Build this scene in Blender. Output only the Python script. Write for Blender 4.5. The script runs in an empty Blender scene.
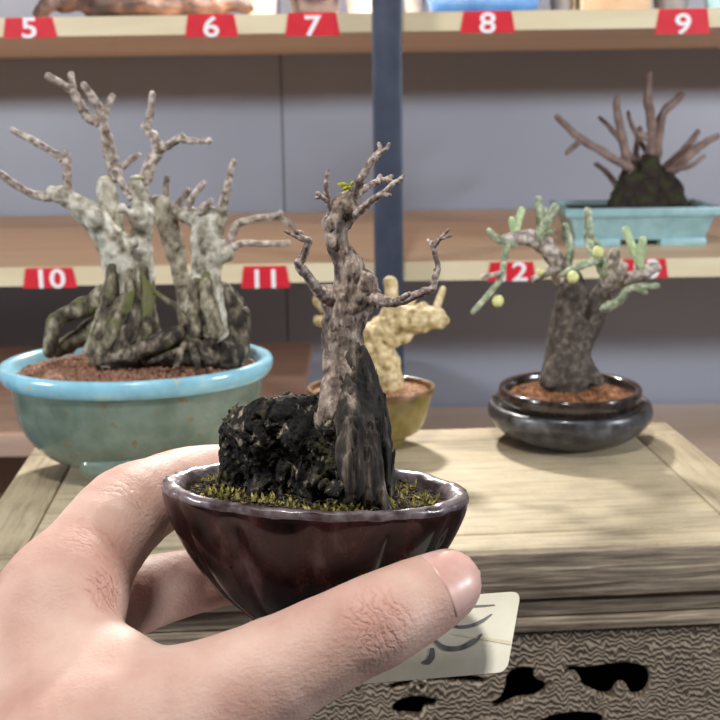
import bpy, bmesh, math, random
import numpy as np
from mathutils import Vector, Matrix

random.seed(7)
rng = np.random.default_rng(7)
scene = bpy.context.scene
COL = scene.collection

# ------------------------------------------------------------------ camera geometry
F = 1200.0                      # focal length in pixels of a 720 px frame
CZ = 1.15                       # camera height above the floor
PIT = math.atan((360 - 98) / F)
ROL = math.radians(0.8)
_c, _s = math.cos(PIT), math.sin(PIT)
FW = np.array([0, _c, -_s])
U0 = np.array([0, _s, _c])
X0 = np.array([1.0, 0, 0])
RT = math.cos(ROL) * X0 - math.sin(ROL) * U0
UP = math.cos(ROL) * U0 + math.sin(ROL) * X0
CAM = np.array([0, 0, CZ])


def ray(px, py):
    return RT * (px - 360) / F + FW + UP * (360 - py) / F


def P(px, py, Y):
    d = ray(px, py)
    return CAM + d * (Y / d[1])


def on_plane(px, py, p0, n):
    d = ray(px, py)
    return CAM + d * (np.dot(np.array(p0) - CAM, n) / np.dot(d, n))


def R(rp, Y):
    return rp * Y / F


def unit(v):
    v = np.array(v, float)
    return v / np.linalg.norm(v)


# ------------------------------------------------------------------ numpy noise
def _hash(ix, iy, iz, seed):
    h = (ix * 374761393 + iy * 668265263 + iz * 2147483647 + seed * 144665) & 0xffffffff
    h = ((h ^ (h >> 13)) * 1274126177) & 0xffffffff
    h = (h ^ (h >> 16)) & 0xffff
    return h / 32767.5 - 1.0


def vnoise(p, seed=0):
    p = np.asarray(p, float)
    i = np.floor(p).astype(np.int64)
    f = p - i
    f = f * f * (3 - 2 * f)
    out = 0
    for dx in (0, 1):
        wx = f[..., 0] if dx else 1 - f[..., 0]
        for dy in (0, 1):
            wy = f[..., 1] if dy else 1 - f[..., 1]
            for dz in (0, 1):
                wz = f[..., 2] if dz else 1 - f[..., 2]
                out = out + wx * wy * wz * _hash(i[..., 0] + dx, i[..., 1] + dy, i[..., 2] + dz, seed)
    return out


def fbm(p, octv=3, seed=0, rough=0.5):
    p = np.asarray(p, float)
    out, a = 0, 1.0
    for o in range(octv):
        out = out + a * vnoise(p, seed + o * 17)
        p = p * 2.03 + 3.7
        a *= rough
    return out


# ------------------------------------------------------------------ implicit shapes
class Sdf:
    """chains of rounded cones blended together, meshed with surface nets"""
    def __init__(self, k):
        self.k = k
        self.groups = []

    def add(self, a, b, ra, rb=None, k=None):
        self.groups.append(([(np.array(a, float), np.array(b, float), ra, ra if rb is None else rb)], self.k if k is None else k))

    def chain(self, pts, k=None):
        g = []
        P_ = [np.array(p, float) for p, r in pts]; R_ = [r for p, r in pts]
        m = len(P_)
        if m > 2:            # round the path so that joints bend softly
            Q, S = [], []
            for i in range(m - 1):
                p0 = P_[max(i - 1, 0)]; p1 = P_[i]; p2 = P_[i + 1]; p3 = P_[min(i + 2, m - 1)]
                for u in (0, 1 / 3, 2 / 3):
                    Q.append(0.5 * ((2 * p1) + (p2 - p0) * u + (2 * p0 - 5 * p1 + 4 * p2 - p3) * u * u + (3 * p1 - p0 - 3 * p2 + p3) * u ** 3))
                    S.append(R_[i] * (1 - u) + R_[i + 1] * u)
            Q.append(P_[-1]); S.append(R_[-1])
            P_, R_ = Q, S
        for i in range(len(P_) - 1):
            g.append((P_[i], P_[i + 1], R_[i], R_[i + 1]))
        self.groups.append((g, self.k if k is None else k))

    @staticmethod
    def _d(p, g):
        out = None
        for a, b, ra, rb in g:
            ab = b - a
            L = float(ab @ ab) + 1e-12
            t = np.clip(((p - a) @ ab) / L, 0, 1)
            q = p - a - t[..., None] * ab
            d = np.sqrt((q * q).sum(-1)) - (ra + (rb - ra) * t)
            if out is None:
                out = d
            else:
                kk = .0006
                h = np.maximum(kk - np.abs(out - d), 0) / kk
                out = np.minimum(out, d) - h * h * kk * .25
        return out

    def at(self, p):
        d = np.full(p.shape[:-1], 1.0)
        for g, k in self.groups:
            e = self._d(p, g)
            h = np.maximum(k - np.abs(d - e), 0) / k
            d = np.minimum(d, e) - h * h * k * 0.25
        return d

    def mesh(self, vox, disp=None, dmax=0.0, clip=None):
        bb = []
        for g, k in self.groups:
            l = np.min([np.minimum(a - ra, b - rb) for a, b, ra, rb in g], 0)
            h = np.max([np.maximum(a + ra, b + rb) for a, b, ra, rb in g], 0)
            bb.append((l, h))
        lo = np.min([q[0] for q in bb], 0) - dmax - 4 * vox
        hi = np.max([q[1] for q in bb], 0) + dmax + 4 * vox
        n = np.ceil((hi - lo) / vox).astype(int) + 1
        ax = [lo[i] + vox * np.arange(n[i]) for i in range(3)]
        D = np.full(n, 1.0)
        for (g, k), (gl, gh) in zip(self.groups, bb):
            m = k + dmax + 3 * vox
            l = np.maximum(np.floor((gl - m - lo) / vox).astype(int), 0)
            h = np.minimum(np.ceil((gh + m - lo) / vox).astype(int) + 1, n)
            sl = tuple(slice(l[i], h[i]) for i in range(3))
            gr = np.stack(np.meshgrid(*[ax[i][sl[i]] for i in range(3)], indexing='ij'), -1)
            e = np.full(gr.shape[:-1], 1.0)
            for pr in g:             # each cone only inside its own block
                a, b, ra, rb = pr
                l2 = np.maximum(np.floor((np.minimum(a - ra, b - rb) - m - lo) / vox).astype(int) - l, 0)
                h2 = np.ceil((np.maximum(a + ra, b + rb) + m - lo) / vox).astype(int) + 1 - l
                s2 = tuple(slice(l2[i], h2[i]) for i in range(3))
                d1 = self._d(gr[s2], [pr])
                e0 = e[s2]
                kk = .0006
                hh = np.maximum(kk - np.abs(e0 - d1), 0) / kk
                e[s2] = np.minimum(e0, d1) - hh * hh * kk * .25
            d = D[sl]
            hh = np.maximum(k - np.abs(d - e), 0) / k
            D[sl] = np.minimum(d, e) - hh * hh * k * 0.25
        if disp is not None:
            msk = np.abs(D) < dmax + 3 * vox
            idx = np.argwhere(msk)
            p = lo + idx * vox
            D[msk] += disp(p)
        if clip is not None:
            g = np.stack(np.meshgrid(*ax, indexing='ij'), -1)
            D = np.maximum(D, clip(g))
        return nets(D, lo, vox)


def nets(D, lo, vox):
    S = D < 0
    nx, ny, nz = D.shape
    cnt = np.zeros((nx - 1, ny - 1, nz - 1), int)
    for dx in (0, 1):
        for dy in (0, 1):
            for dz in (0, 1):
                cnt += S[dx:nx - 1 + dx, dy:ny - 1 + dy, dz:nz - 1 + dz]
    act = (cnt > 0) & (cnt < 8)
    idx = np.argwhere(act)
    vid = np.full(act.shape, -1)
    vid[act] = np.arange(len(idx))
    acc = np.zeros((len(idx), 3))
    num = np.zeros(len(idx))
    corners = [(x, y, z) for x in (0, 1) for y in (0, 1) for z in (0, 1)]
    for c0 in corners:
        for axis in range(3):
            if c0[axis]:
                continue
            c1 = list(c0); c1[axis] = 1
            i0 = idx + np.array(c0); i1 = idx + np.array(c1)
            d0 = D[i0[:, 0], i0[:, 1], i0[:, 2]]; d1 = D[i1[:, 0], i1[:, 1], i1[:, 2]]
            cr = (d0 < 0) != (d1 < 0)
            t = np.where(cr, d0 / np.where(cr, d0 - d1, 1), 0)
            pt = np.array(c0, float)[None] + np.eye(3)[axis][None] * t[:, None]
            acc[cr] += pt[cr]
            num[cr] += 1
    V = lo + (idx + acc / num[:, None]) * vox
    faces = []
    for axis in range(3):
        u, v = (axis + 1) % 3, (axis + 2) % 3
        sl0 = [slice(1, -1)] * 3; sl1 = [slice(1, -1)] * 3
        sl0[axis] = slice(0, -1); sl1[axis] = slice(1, None)
        s0 = S[tuple(sl0)]; s1 = S[tuple(sl1)]
        e = np.argwhere(s0 != s1)
        if not len(e):
            continue
        inside = s0[e[:, 0], e[:, 1], e[:, 2]]
        off = np.array([1, 1, 1]); off[axis] = 0
        g = e + off
        du = np.zeros(3, int); du[u] = 1
        dv = np.zeros(3, int); dv[v] = 1
        def vi(q):
            return vid[q[:, 0], q[:, 1], q[:, 2]]
        q = np.stack([vi(g - du - dv), vi(g - dv), vi(g), vi(g - du)], 1)
        q[~inside] = q[~inside][:, ::-1]
        faces.append(q)
    return V, np.concatenate(faces)


# ------------------------------------------------------------------ mesh building
class MB:
    def __init__(self):
        self.v, self.f, self.n = [], [], 0

    def add(self, V, Fc):
        V = np.asarray(V, float)
        self.v.append(V)
        n = self.n
        self.f.extend([tuple(int(i) + n for i in q) for q in Fc])
        self.n += len(V)
        return self

    def box(self, lo, hi, M=None):
        x0, y0, z0 = lo; x1, y1, z1 = hi
        V = np.array([[x0, y0, z0], [x1, y0, z0], [x1, y1, z0], [x0, y1, z0], [x0, y0, z1], [x1, y0, z1], [x1, y1, z1], [x0, y1, z1]])
        if M is not None:
            V = np.array([M(v) for v in V])
        return self.add(V, [(0, 3, 2, 1), (4, 5, 6, 7), (0, 1, 5, 4), (1, 2, 6, 5), (2, 3, 7, 6), (3, 0, 4, 7)])

    def tube(self, pts, rad, n=10, seg=4, amp=0.0, freq=400.0, seed=0, cap=True, flat=False):
        pts = np.asarray(pts, float); rad = np.asarray(rad, float)
        m = len(pts)
        ts = np.linspace(0, m - 1, (m - 1) * seg + 1)
        C, Rr = [], []
        for t in ts:
            i = min(int(t), m - 2); u = t - i
            p0 = pts[max(i - 1, 0)]; p1 = pts[i]; p2 = pts[i + 1]; p3 = pts[min(i + 2, m - 1)]
            C.append(0.5 * ((2 * p1) + (p2 - p0) * u + (2 * p0 - 5 * p1 + 4 * p2 - p3) * u * u + (3 * p1 - p0 - 3 * p2 + p3) * u ** 3))
            Rr.append(rad[i] + (rad[i + 1] - rad[i]) * u)
        C = np.array(C); Rr = np.array(Rr)
        T = np.gradient(C, axis=0)
        T /= np.linalg.norm(T, axis=1)[:, None] + 1e-12
        if cap:      # rounded ends
            r0, r1 = Rr[0], Rr[-1]
            if flat:
                C = np.concatenate([[C[0]], C, [C[-1]]]); Rr = np.concatenate([[r0 * .6], Rr, [r1 * .75]])
                T = np.concatenate([[T[0]], T, [T[-1]]])
            else:
                C = np.concatenate([[C[0] - T[0] * r0 * .85, C[0] - T[0] * r0 * .5], C, [C[-1] + T[-1] * r1 * .5, C[-1] + T[-1] * r1 * .85]])
                Rr = np.concatenate([[r0 * .5, r0 * .86], Rr, [r1 * .86, r1 * .5]])
                T = np.concatenate([[T[0], T[0]], T, [T[-1], T[-1]]])
        ref = np.array([0, 1.0, 0]) if abs(T[0][1]) < .8 else np.array([1.0, 0, 0])
        N = np.cross(T[0], ref); N /= np.linalg.norm(N)
        V = []
        for c, t, r in zip(C, T, Rr):
            N = N - t * (N @ t); N /= np.linalg.norm(N)
            B = np.cross(t, N)
            for j in range(n):
                a = 2 * math.pi * j / n
                V.append(c + r * (math.cos(a) * N + math.sin(a) * B))
        V = np.array(V)
        if amp:
            cc = np.repeat(C, n, 0)
            nz = fbm(V * freq, 2, seed)
            V = cc + (V - cc) * (1 + amp * nz)[:, None]
        k = len(C)
        Fc = [(i * n + j, i * n + (j + 1) % n, (i + 1) * n + (j + 1) % n, (i + 1) * n + j) for i in range(k - 1) for j in range(n)]
        Fc.append(tuple(range(n))[::-1]); Fc.append(tuple((k - 1) * n + j for j in range(n)))
        return self.add(V, Fc)

    def ball(self, c, r, sc=(1, 1, 1), jit=0.0, sub=1):
        V, Fc = ICO[sub]
        W = V * np.array(sc) * r
        if jit:
            W = W * (1 + rng.uniform(-jit, jit, (len(V), 1)))
        return self.add(W + np.asarray(c), Fc)

    def build(self, name, mat, parent=None, smooth=True, bevel=0.0, bseg=2):
        V = np.concatenate(self.v) if self.v else np.zeros((0, 3))
        return mkobj(name, V, self.f, mat, parent, smooth, bevel, bseg)


def _ico(sub):
    bm = bmesh.new()
    bmesh.ops.create_icosphere(bm, subdivisions=sub, radius=1)
    V = np.array([v.co[:] for v in bm.verts]); Fc = [tuple(v.index for v in f.verts) for f in bm.faces]
    bm.free()
    return V, Fc


ICO = {1: _ico(1), 2: _ico(2), 3: _ico(3)}


def world_loc(o):
    p = np.zeros(3)
    while o is not None:
        p += np.array(o.location[:]); o = o.parent
    return p


def mkobj(name, V, Fc, mat, parent=None, smooth=True, bevel=0.0, bseg=2):
    V = np.asarray(V, float)
    org = world_loc(parent) if parent is not None else None
    loc = None
    if parent is None:
        loc = np.array([(V[:, 0].min() + V[:, 0].max()) / 2, (V[:, 1].min() + V[:, 1].max()) / 2, V[:, 2].min()])
        org = loc
    me = bpy.data.meshes.new(name)
    me.from_pydata((V - org).tolist(), [], [tuple(int(i) for i in q) for q in Fc])
    me.update()
    if bevel:
        bm = bmesh.new(); bm.from_mesh(me)
        es = [e for e in bm.edges if len(e.link_faces) == 2 and e.calc_face_angle(0) > 0.5]
        bmesh.ops.bevel(bm, geom=es, offset=bevel, segments=bseg, affect='EDGES', profile=.5)
        bm.to_mesh(me); bm.free()
    if smooth:
        me.polygons.foreach_set('use_smooth', [True] * len(me.polygons))
    if bevel and smooth:
        me.set_sharp_from_angle(angle=math.radians(40))
    me.materials.append(mat)
    o = bpy.data.objects.new(name, me)
    COL.objects.link(o)
    if parent is not None:
        o.parent = parent
    else:
        o.location = loc
    return o


def tag(o, label, cat, group=None):
    o['label'] = label; o['category'] = cat
    if group:
        o['group'] = group
    return o


def thing(name, label, cat, loc, group=None):
    o = bpy.data.objects.new(name, None)
    COL.objects.link(o)
    o.location = tuple(loc)
    o.empty_display_size = .02
    return tag(o, label, cat, group)


def part(o, label=None, kind=None):
    if label: o['label'] = label
    if kind: o['kind'] = kind
    return o


# ------------------------------------------------------------------ materials
def lin(c):
    return tuple(((x / 255) / 12.92 if x / 255 <= .04045 else ((x / 255 + .055) / 1.055) ** 2.4) for x in c) + (1,)


def ramp(nt, fac, stops):
    r = nt.nodes.new('ShaderNodeValToRGB')
    e = r.color_ramp.elements
    while len(e) < len(stops): e.new(.5)
    for el, (p, c) in zip(e, stops):
        el.position = min(max(.5 + (p - .5) * .62, 0), 1); el.color = lin(c)
    nt.links.new(fac, r.inputs[0])
    return r.outputs[0]


def noise(nt, vec, scale, detail=4, rough=.55, dist=0.0):
    n = nt.nodes.new('ShaderNodeTexNoise')
    n.inputs['Scale'].default_value = scale; n.inputs['Detail'].default_value = detail
    n.inputs['Roughness'].default_value = rough; n.inputs['Distortion'].default_value = dist
    nt.links.new(vec, n.inputs['Vector'])
    return n.outputs[0]


def coords(nt, stretch=(1, 1, 1), rot=(0, 0, 0)):
    tc = nt.nodes.new('ShaderNodeTexCoord'); mp = nt.nodes.new('ShaderNodeMapping')
    mp.inputs['Scale'].default_value = stretch; mp.inputs['Rotation'].default_value = rot
    nt.links.new(tc.outputs['Object'], mp.inputs['Vector'])
    return mp.outputs[0]


def math_node(nt, op, a, b=None):
    m = nt.nodes.new('ShaderNodeMath'); m.operation = op
    for i, x in enumerate((a, b)):
        if x is None: continue
        if isinstance(x, (int, float)): m.inputs[i].default_value = x
        else: nt.links.new(x, m.inputs[i])
    return m.outputs[0]


def mixc(nt, fac, a, b, mode='MIX'):
    m = nt.nodes.new('ShaderNodeMix'); m.data_type = 'RGBA'; m.blend_type = mode
    for i, x in ((0, fac), (6, a), (7, b)):
        if isinstance(x, (int, float)): m.inputs[i].default_value = x
        elif isinstance(x, tuple): m.inputs[i].default_value = lin(x)
        else: nt.links.new(x, m.inputs[i])
    return m.outputs[2]


def bump(nt, h, strength, dist, prev=None):
    b = nt.nodes.new('ShaderNodeBump')
    b.inputs['Strength'].default_value = strength; b.inputs['Distance'].default_value = dist
    nt.links.new(h, b.inputs['Height'])
    if prev is not None: nt.links.new(prev, b.inputs['Normal'])
    return b.outputs[0]


def mat(name, stops, scale=200, detail=4, stretch=(1, 1, 1), rot=(0, 0, 0), rough=.6, bstr=.0, bdist=.0005, bscale=None, bstretch=None,
        coat=0, metal=0, spots=None, spec=.5, sss=0, dist=0.0, rvar=None):
    m = bpy.data.materials.new(name); m.use_nodes = True
    nt = m.node_tree; b = nt.nodes['Principled BSDF']
    vec = coords(nt, stretch, rot)
    n = noise(nt, vec, scale, detail, .6, dist)
    col = ramp(nt, n, stops)
    if spots:
        for (sc, lo, hi, c) in spots:
            s = noise(nt, coords(nt), sc, 2)
            r = nt.nodes.new('ShaderNodeMapRange'); r.inputs[1].default_value = lo; r.inputs[2].default_value = hi
            nt.links.new(s, r.inputs[0])
            col = mixc(nt, r.outputs[0], col, c)
    nt.links.new(col, b.inputs['Base Color'])
    b.inputs['Roughness'].default_value = rough
    if rvar:
        r = nt.nodes.new('ShaderNodeMapRange'); r.inputs[1].default_value = .3; r.inputs[2].default_value = .7
        r.inputs[3].default_value = rvar[0]; r.inputs[4].default_value = rvar[1]
        nt.links.new(n, r.inputs[0]); nt.links.new(r.outputs[0], b.inputs['Roughness'])
    b.inputs['Metallic'].default_value = metal
    b.inputs['Coat Weight'].default_value = coat
    b.inputs['Specular IOR Level'].default_value = spec
    if bstr:
        h = noise(nt, coords(nt, bstretch or stretch, rot), bscale or scale, 5, .6, dist)
        nt.links.new(bump(nt, h, bstr, bdist), b.inputs['Normal'])
    if sss:
        b.inputs['Subsurface Weight'].default_value = sss
        b.inputs['Subsurface Radius'].default_value = (1, .35, .2)
        b.inputs['Subsurface Scale'].default_value = .004
    return m


M = {}
M['wall'] = mat('wall_paint', [(.3, (162, 169, 186)), (.7, (168, 175, 192))], 3, rough=.38, spec=.6)
M['floor'] = mat('floor_tile', [(.3, (96, 92, 88)), (.7, (112, 106, 100))], 6, rough=.5)
M['shelf'] = mat('shelf_wood', [(.3, (240, 204, 166)), (.7, (248, 220, 188))], 14, stretch=(.25, 3, 3), rough=.5)
M['edge'] = mat('shelf_edge_band', [(.3, (222, 205, 170)), (.7, (232, 217, 184))], 20, stretch=(.3, 2, 2), rough=.5)
M['post'] = mat('slate_steel', [(.3, (58, 64, 82)), (.7, (68, 74, 92))], 40, rough=.4, metal=.2)
M['bench'] = mat('brown_bench_wood', [(.3, (168, 138, 122)), (.7, (184, 154, 136))], 20, stretch=(.3, 4, 4), rough=.55)
M['lowshelf'] = mat('lower_shelf_wood', [(.3, (232, 214, 198)), (.7, (240, 224, 208))], 14, stretch=(.25, 3, 3), rough=.6)
M['red'] = mat('red_tag_vinyl', [(.3, (212, 26, 46)), (.7, (222, 34, 54))], 60, rough=.5)
M['white'] = mat('white_print', [(.3, (246, 240, 244)), (.7, (252, 248, 250))], 60, rough=.6)


def wood_top(name, base, grain, rotz=0.0, gscale=26, gstretch=(1, 12, 12), bstr=.25, mx=.55):
    m = bpy.data.materials.new(name); m.use_nodes = True
    nt = m.node_tree; b = nt.nodes['Principled BSDF']
    v = coords(nt, (1, 1, 1), (0, 0, rotz))
    mp = nt.nodes.new('ShaderNodeMapping'); mp.inputs['Scale'].default_value = gstretch
    nt.links.new(v, mp.inputs['Vector'])
    g = noise(nt, mp.outputs[0], gscale, 6, .65, .4)
    big = noise(nt, coords(nt), 16, 4, .6)
    fine = noise(nt, coords(nt), 420, 3, .6)
    c = ramp(nt, g, grain)
    c2 = ramp(nt, big, base)
    col = mixc(nt, mx, c, c2)
    f2 = nt.nodes.new('ShaderNodeMapRange'); f2.inputs[1].default_value = .58; f2.inputs[2].default_value = .72
    nt.links.new(fine, f2.inputs[0])
    col = mixc(nt, math_node(nt, 'MULTIPLY', f2.outputs[0], .35), col, (120, 102, 80))
    nt.links.new(col, b.inputs['Base Color'])
    b.inputs['Roughness'].default_value = .62
    b.inputs['Specular IOR Level'].default_value = .35
    n1 = bump(nt, g, bstr, .0008)
    nt.links.new(bump(nt, fine, .15, .0004, n1), b.inputs['Normal'])
    return m


TH = math.radians(4.0)
M['top'] = wood_top('worn_table_wood', [(.3, (156, 144, 122)), (.5, (190, 175, 144)), (.7, (204, 189, 160))], [(.25, (122, 108, 90)), (.45, (184, 169, 142)), (.75, (210, 197, 170))], -TH)
M['topside'] = wood_top('worn_table_wood_cross', [(.3, (152, 139, 118)), (.5, (184, 169, 140)), (.7, (200, 185, 156))], [(.25, (122, 108, 90)), (.45, (180, 165, 138)), (.75, (204, 191, 164))], -TH + math.pi / 2)
M['front'] = wood_top('weathered_front_wood', [(.3, (118, 104, 90)), (.55, (146, 130, 112)), (.75, (170, 154, 132))], [(.22, (40, 34, 30)), (.42, (104, 92, 80)), (.6, (150, 136, 118)), (.8, (206, 192, 168))], -TH, 24, (1, 14, 22), .9, .3)


def carved(name):
    m = bpy.data.materials.new(name); m.use_nodes = True
    nt = m.node_tree; b = nt.nodes['Principled BSDF']
    v = coords(nt, (2.2, 1, 1), (0, 0, -TH))
    w = nt.nodes.new('ShaderNodeTexWave'); w.bands_direction = 'Z'
    w.inputs['Scale'].default_value = 115; w.inputs['Distortion'].default_value = 12
    w.inputs['Detail'].default_value = 1.5; w.inputs['Detail Scale'].default_value = 1.0
    nt.links.new(v, w.inputs['Vector'])
    n = noise(nt, v, 60, 4)
    c = ramp(nt, w.outputs['Fac'], [(-.3, (46, 40, 34)), (.5, (112, 98, 85)), (1.3, (182, 166, 146))])
    c2 = ramp(nt, n, [(.3, (92, 78, 62)), (.7, (148, 130, 108))])
    nt.links.new(mixc(nt, .35, c, c2), b.inputs['Base Color'])
    b.inputs['Roughness'].default_value = .7
    nt.links.new(bump(nt, w.outputs['Fac'], .9, .0009), b.inputs['Normal'])
    return m


M['carved'] = carved('carved_grain_wood')
M['dark'] = mat('inner_wood_with_shade', [(.3, (34, 28, 24)), (.7, (48, 40, 34))], 40, rough=.8)  # dark tone stands in for the shade inside the table

M['celadon'] = mat('celadon_glaze', [(.3, (96, 113, 102)), (.7, (118, 134, 124))], 60, rough=.22, coat=.4, spots=[(150, .64, .70, (122, 104, 74))])
M['celadon_rim'] = mat('pale_blue_glaze', [(.25, (136, 192, 214)), (.6, (150, 208, 232)), (.85, (178, 218, 228))], 70, rough=.2, coat=.5, spots=[(120, .68, .74, (196, 190, 170))])
M['akadama'] = mat('brown_granules', [(.25, (92, 62, 48)), (.5, (132, 94, 74)), (.75, (164, 124, 100))], 600, rough=.85, bstr=.3, bscale=1500)
M['akadama_tan'] = mat('tan_granules', [(.25, (140, 104, 78)), (.5, (172, 132, 102)), (.75, (196, 160, 128))], 600, rough=.85)
M['orange_soil'] = mat('orange_soil', [(.25, (56, 38, 28)), (.5, (132, 86, 54)), (.75, (176, 124, 84))], 260, rough=.9)
M['root_bark'] = mat('grey_brown_root_bark', [(.25, (36, 30, 24)), (.45, (84, 76, 62)), (.6, (126, 118, 98)), (.8, (172, 166, 146))], 200, stretch=(1, 1, .6), rough=.8, bstr=.6, bscale=500, bdist=.001, spots=[(70, .56, .66, (96, 98, 54))])
M['bark_grey'] = mat('pale_grey_bark', [(.2, (84, 76, 64)), (.4, (148, 142, 126)), (.6, (190, 186, 174)), (.82, (224, 222, 210))], 150, rough=.8, bstr=.5, bscale=500, bdist=.0008)
M['bark_twig'] = mat('pinkish_twig_bark', [(.25, (92, 76, 68)), (.5, (156, 142, 132)), (.75, (208, 198, 188))], 300, rough=.75, bstr=.3, bscale=700)
M['bark_dark'] = mat('dark_root_bark', [(.3, (26, 22, 18)), (.5, (60, 52, 44)), (.66, (112, 102, 88)), (.8, (152, 142, 124))], 220, stretch=(1, 1, .4), rough=.85, bstr=.7, bscale=600, bdist=.001, spots=[(90, .60, .70, (86, 88, 44))])
M['cut'] = mat('pale_cut_face', [(.3, (176, 178, 140)), (.7, (206, 206, 178))], 500, rough=.7)

M['glaze'] = mat('maroon_brown_glaze', [(.25, (18, 10, 11)), (.45, (36, 18, 19)), (.62, (58, 29, 28)), (.85, (96, 76, 78))], 110, stretch=(1, 1, .5), rough=.2, coat=.3, spec=.35, bstr=.12, bscale=180, rvar=(.14, .34))
M['glaze_rim'] = mat('grey_purple_rim_glaze', [(.2, (50, 36, 36)), (.42, (86, 72, 74)), (.6, (124, 114, 120)), (.85, (84, 54, 52))], 160, rough=.3, coat=.4, bstr=.2, bscale=300, bdist=.0006)
M['rock'] = mat('dark_gnarled_wood', [(.3, (8, 6, 5)), (.52, (20, 17, 14)), (.64, (58, 50, 42)), (.82, (182, 170, 148))], 300, stretch=(1, 1, .8), dist=1.0, rough=.85, bstr=.9, bscale=900, bdist=.001, spots=[(150, .60, .68, (70, 66, 30))])
M['strand'] = mat('dark_ridged_wood', [(.3, (13, 11, 10)), (.5, (36, 30, 26)), (.64, (78, 67, 58)), (.82, (150, 136, 122))], 300, stretch=(1, 1, .15), rough=.8, bstr=.8, bscale=700, bdist=.0008)
M['bark_brown'] = mat('grey_brown_bark', [(.25, (64, 52, 46)), (.45, (122, 106, 96)), (.6, (158, 142, 130)), (.8, (200, 186, 172))], 420, stretch=(1, 1, .5), rough=.8, bstr=.8, bscale=900, bdist=.0008)
M['twig'] = mat('grey_twig_bark', [(.25, (90, 74, 68)), (.5, (148, 130, 122)), (.75, (208, 196, 184))], 700, rough=.75, bstr=.4, bscale=1600)
M['leaf'] = mat('yellow_green_leaf', [(.3, (176, 190, 40)), (.7, (206, 214, 70))], 900, rough=.5, sss=.1)
M['seedling'] = mat('blue_green_leaf', [(.3, (92, 138, 104)), (.7, (136, 178, 142))], 900, rough=.5, sss=.1)
M['moss'] = mat('olive_moss', [(.2, (66, 62, 26)), (.5, (128, 120, 54)), (.8, (206, 194, 126))], 900, rough=.9)
M['humus'] = mat('dark_potting_soil', [(.25, (20, 16, 12)), (.5, (46, 36, 29)), (.8, (120, 102, 84))], 900, rough=.95, bstr=.6, bscale=1500)

M['black_glaze'] = mat('charcoal_pot_clay', [(.3, (44, 44, 46)), (.6, (70, 70, 74)), (.85, (98, 98, 102))], 120, rough=.35, coat=.15, rvar=(.25, .45), bstr=.1, bscale=300)
M['black_rim'] = mat('black_brown_rim_glaze', [(.3, (30, 24, 22)), (.7, (58, 48, 44))], 160, rough=.15, coat=.7)
M['bark_black'] = mat('dark_brown_bark', [(.2, (46, 38, 34)), (.5, (72, 62, 56)), (.8, (112, 102, 94))], 260, rough=.8, bstr=.5, bscale=600)
M['bark_pale'] = mat('pale_lichen_bark', [(.3, (110, 98, 92)), (.5, (164, 152, 144)), (.7, (206, 198, 190))], 260, rough=.8, bstr=.4, bscale=600)
M['green_twig'] = mat('green_succulent_twig', [(.25, (104, 112, 92)), (.5, (146, 158, 130)), (.75, (200, 204, 182))], 300, rough=.6)
M['bright_green'] = mat('bright_green_shoot', [(.3, (148, 174, 126)), (.7, (190, 206, 164))], 300, rough=.55)
M['bud'] = mat('yellow_green_bud', [(.3, (196, 200, 128)), (.7, (222, 222, 160))], 500, rough=.5)
M['olive'] = mat('olive_yellow_glaze', [(.3, (92, 78, 38)), (.55, (120, 104, 54)), (.8, (144, 128, 76))], 60, rough=.2, coat=.5)
M['olive_rim'] = mat('brown_rim_glaze', [(.3, (96, 70, 44)), (.7, (136, 106, 70))], 120, rough=.3, coat=.3)
M['cream'] = mat('cream_gnarled_bark', [(.2, (130, 104, 66)), (.45, (200, 178, 132)), (.7, (230, 213, 174))], 200, rough=.7, bstr=.5, bscale=420, bdist=.0008)

M['skyblue'] = mat('pale_sky_blue_glaze', [(.3, (138, 178, 186)), (.7, (158, 196, 204))], 60, rough=.35, coat=.2)
M['bg_bark'] = mat('reddish_grey_bark', [(.3, (112, 92, 86)), (.7, (150, 128, 120))], 80, rough=.8)
M['bg_mound'] = mat('dark_mossy_root', [(.3, (24, 20, 18)), (.55, (48, 38, 32)), (.75, (52, 60, 26))], 70, rough=.9)
M['drift'] = mat('dark_driftwood', [(.3, (34, 24, 22)), (.55, (74, 52, 44)), (.8, (120, 92, 78))], 40, rough=.7)
M['plum'] = mat('dark_plum_glaze', [(.3, (44, 38, 52)), (.7, (66, 56, 72))], 30, rough=.25, coat=.4)
M['blueglaze'] = mat('bright_blue_glaze', [(.3, (54, 108, 178)), (.7, (78, 134, 200))], 30, rough=.25, coat=.4)
M['porcelain'] = mat('white_porcelain', [(.3, (206, 212, 222)), (.7, (224, 228, 234))], 30, rough=.3)
M['tanwood'] = mat('tan_box_wood', [(.3, (168, 148, 124)), (.7, (188, 168, 142))], 30, rough=.6)
M['greypot'] = mat('grey_pot_clay', [(.3, (130, 130, 132)), (.7, (152, 152, 154))], 30, rough=.5)
M['card'] = mat('cream_card', [(.3, (232, 228, 208)), (.7, (242, 239, 222))], 90, rough=.45)
M['ink'] = mat('faded_grey_ink', [(.3, (96, 96, 98)), (.7, (132, 132, 132))], 500, rough=.6)
M['stain'] = mat('tan_stain', [(.3, (224, 212, 180)), (.7, (234, 226, 202))], 300, rough=.5)


# ------------------------------------------------------------------ setting
def struct(name, mb, m):
    o = mb.build(name, m, None, smooth=False)
    o['kind'] = 'structure'
    return o


def Z(z):      # height given relative to the camera
    return CZ + z


WALL_Y = 1.70
struct('floor', MB().box((-2.2, -2.6, -.06), (2.2, WALL_Y + .1, 0)), M['floor'])
struct('wall_back', MB().box((-2.2, WALL_Y, 0), (2.2, WALL_Y + .1, 2.5)), M['wall'])
struct('trim_1', MB().box((-.105, WALL_Y - .001, .02), (-.102, WALL_Y + .002, 2.4)), mat('wall_seam', [(.3, (122, 126, 138)), (.7, (128, 132, 144))], 30))

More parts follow.
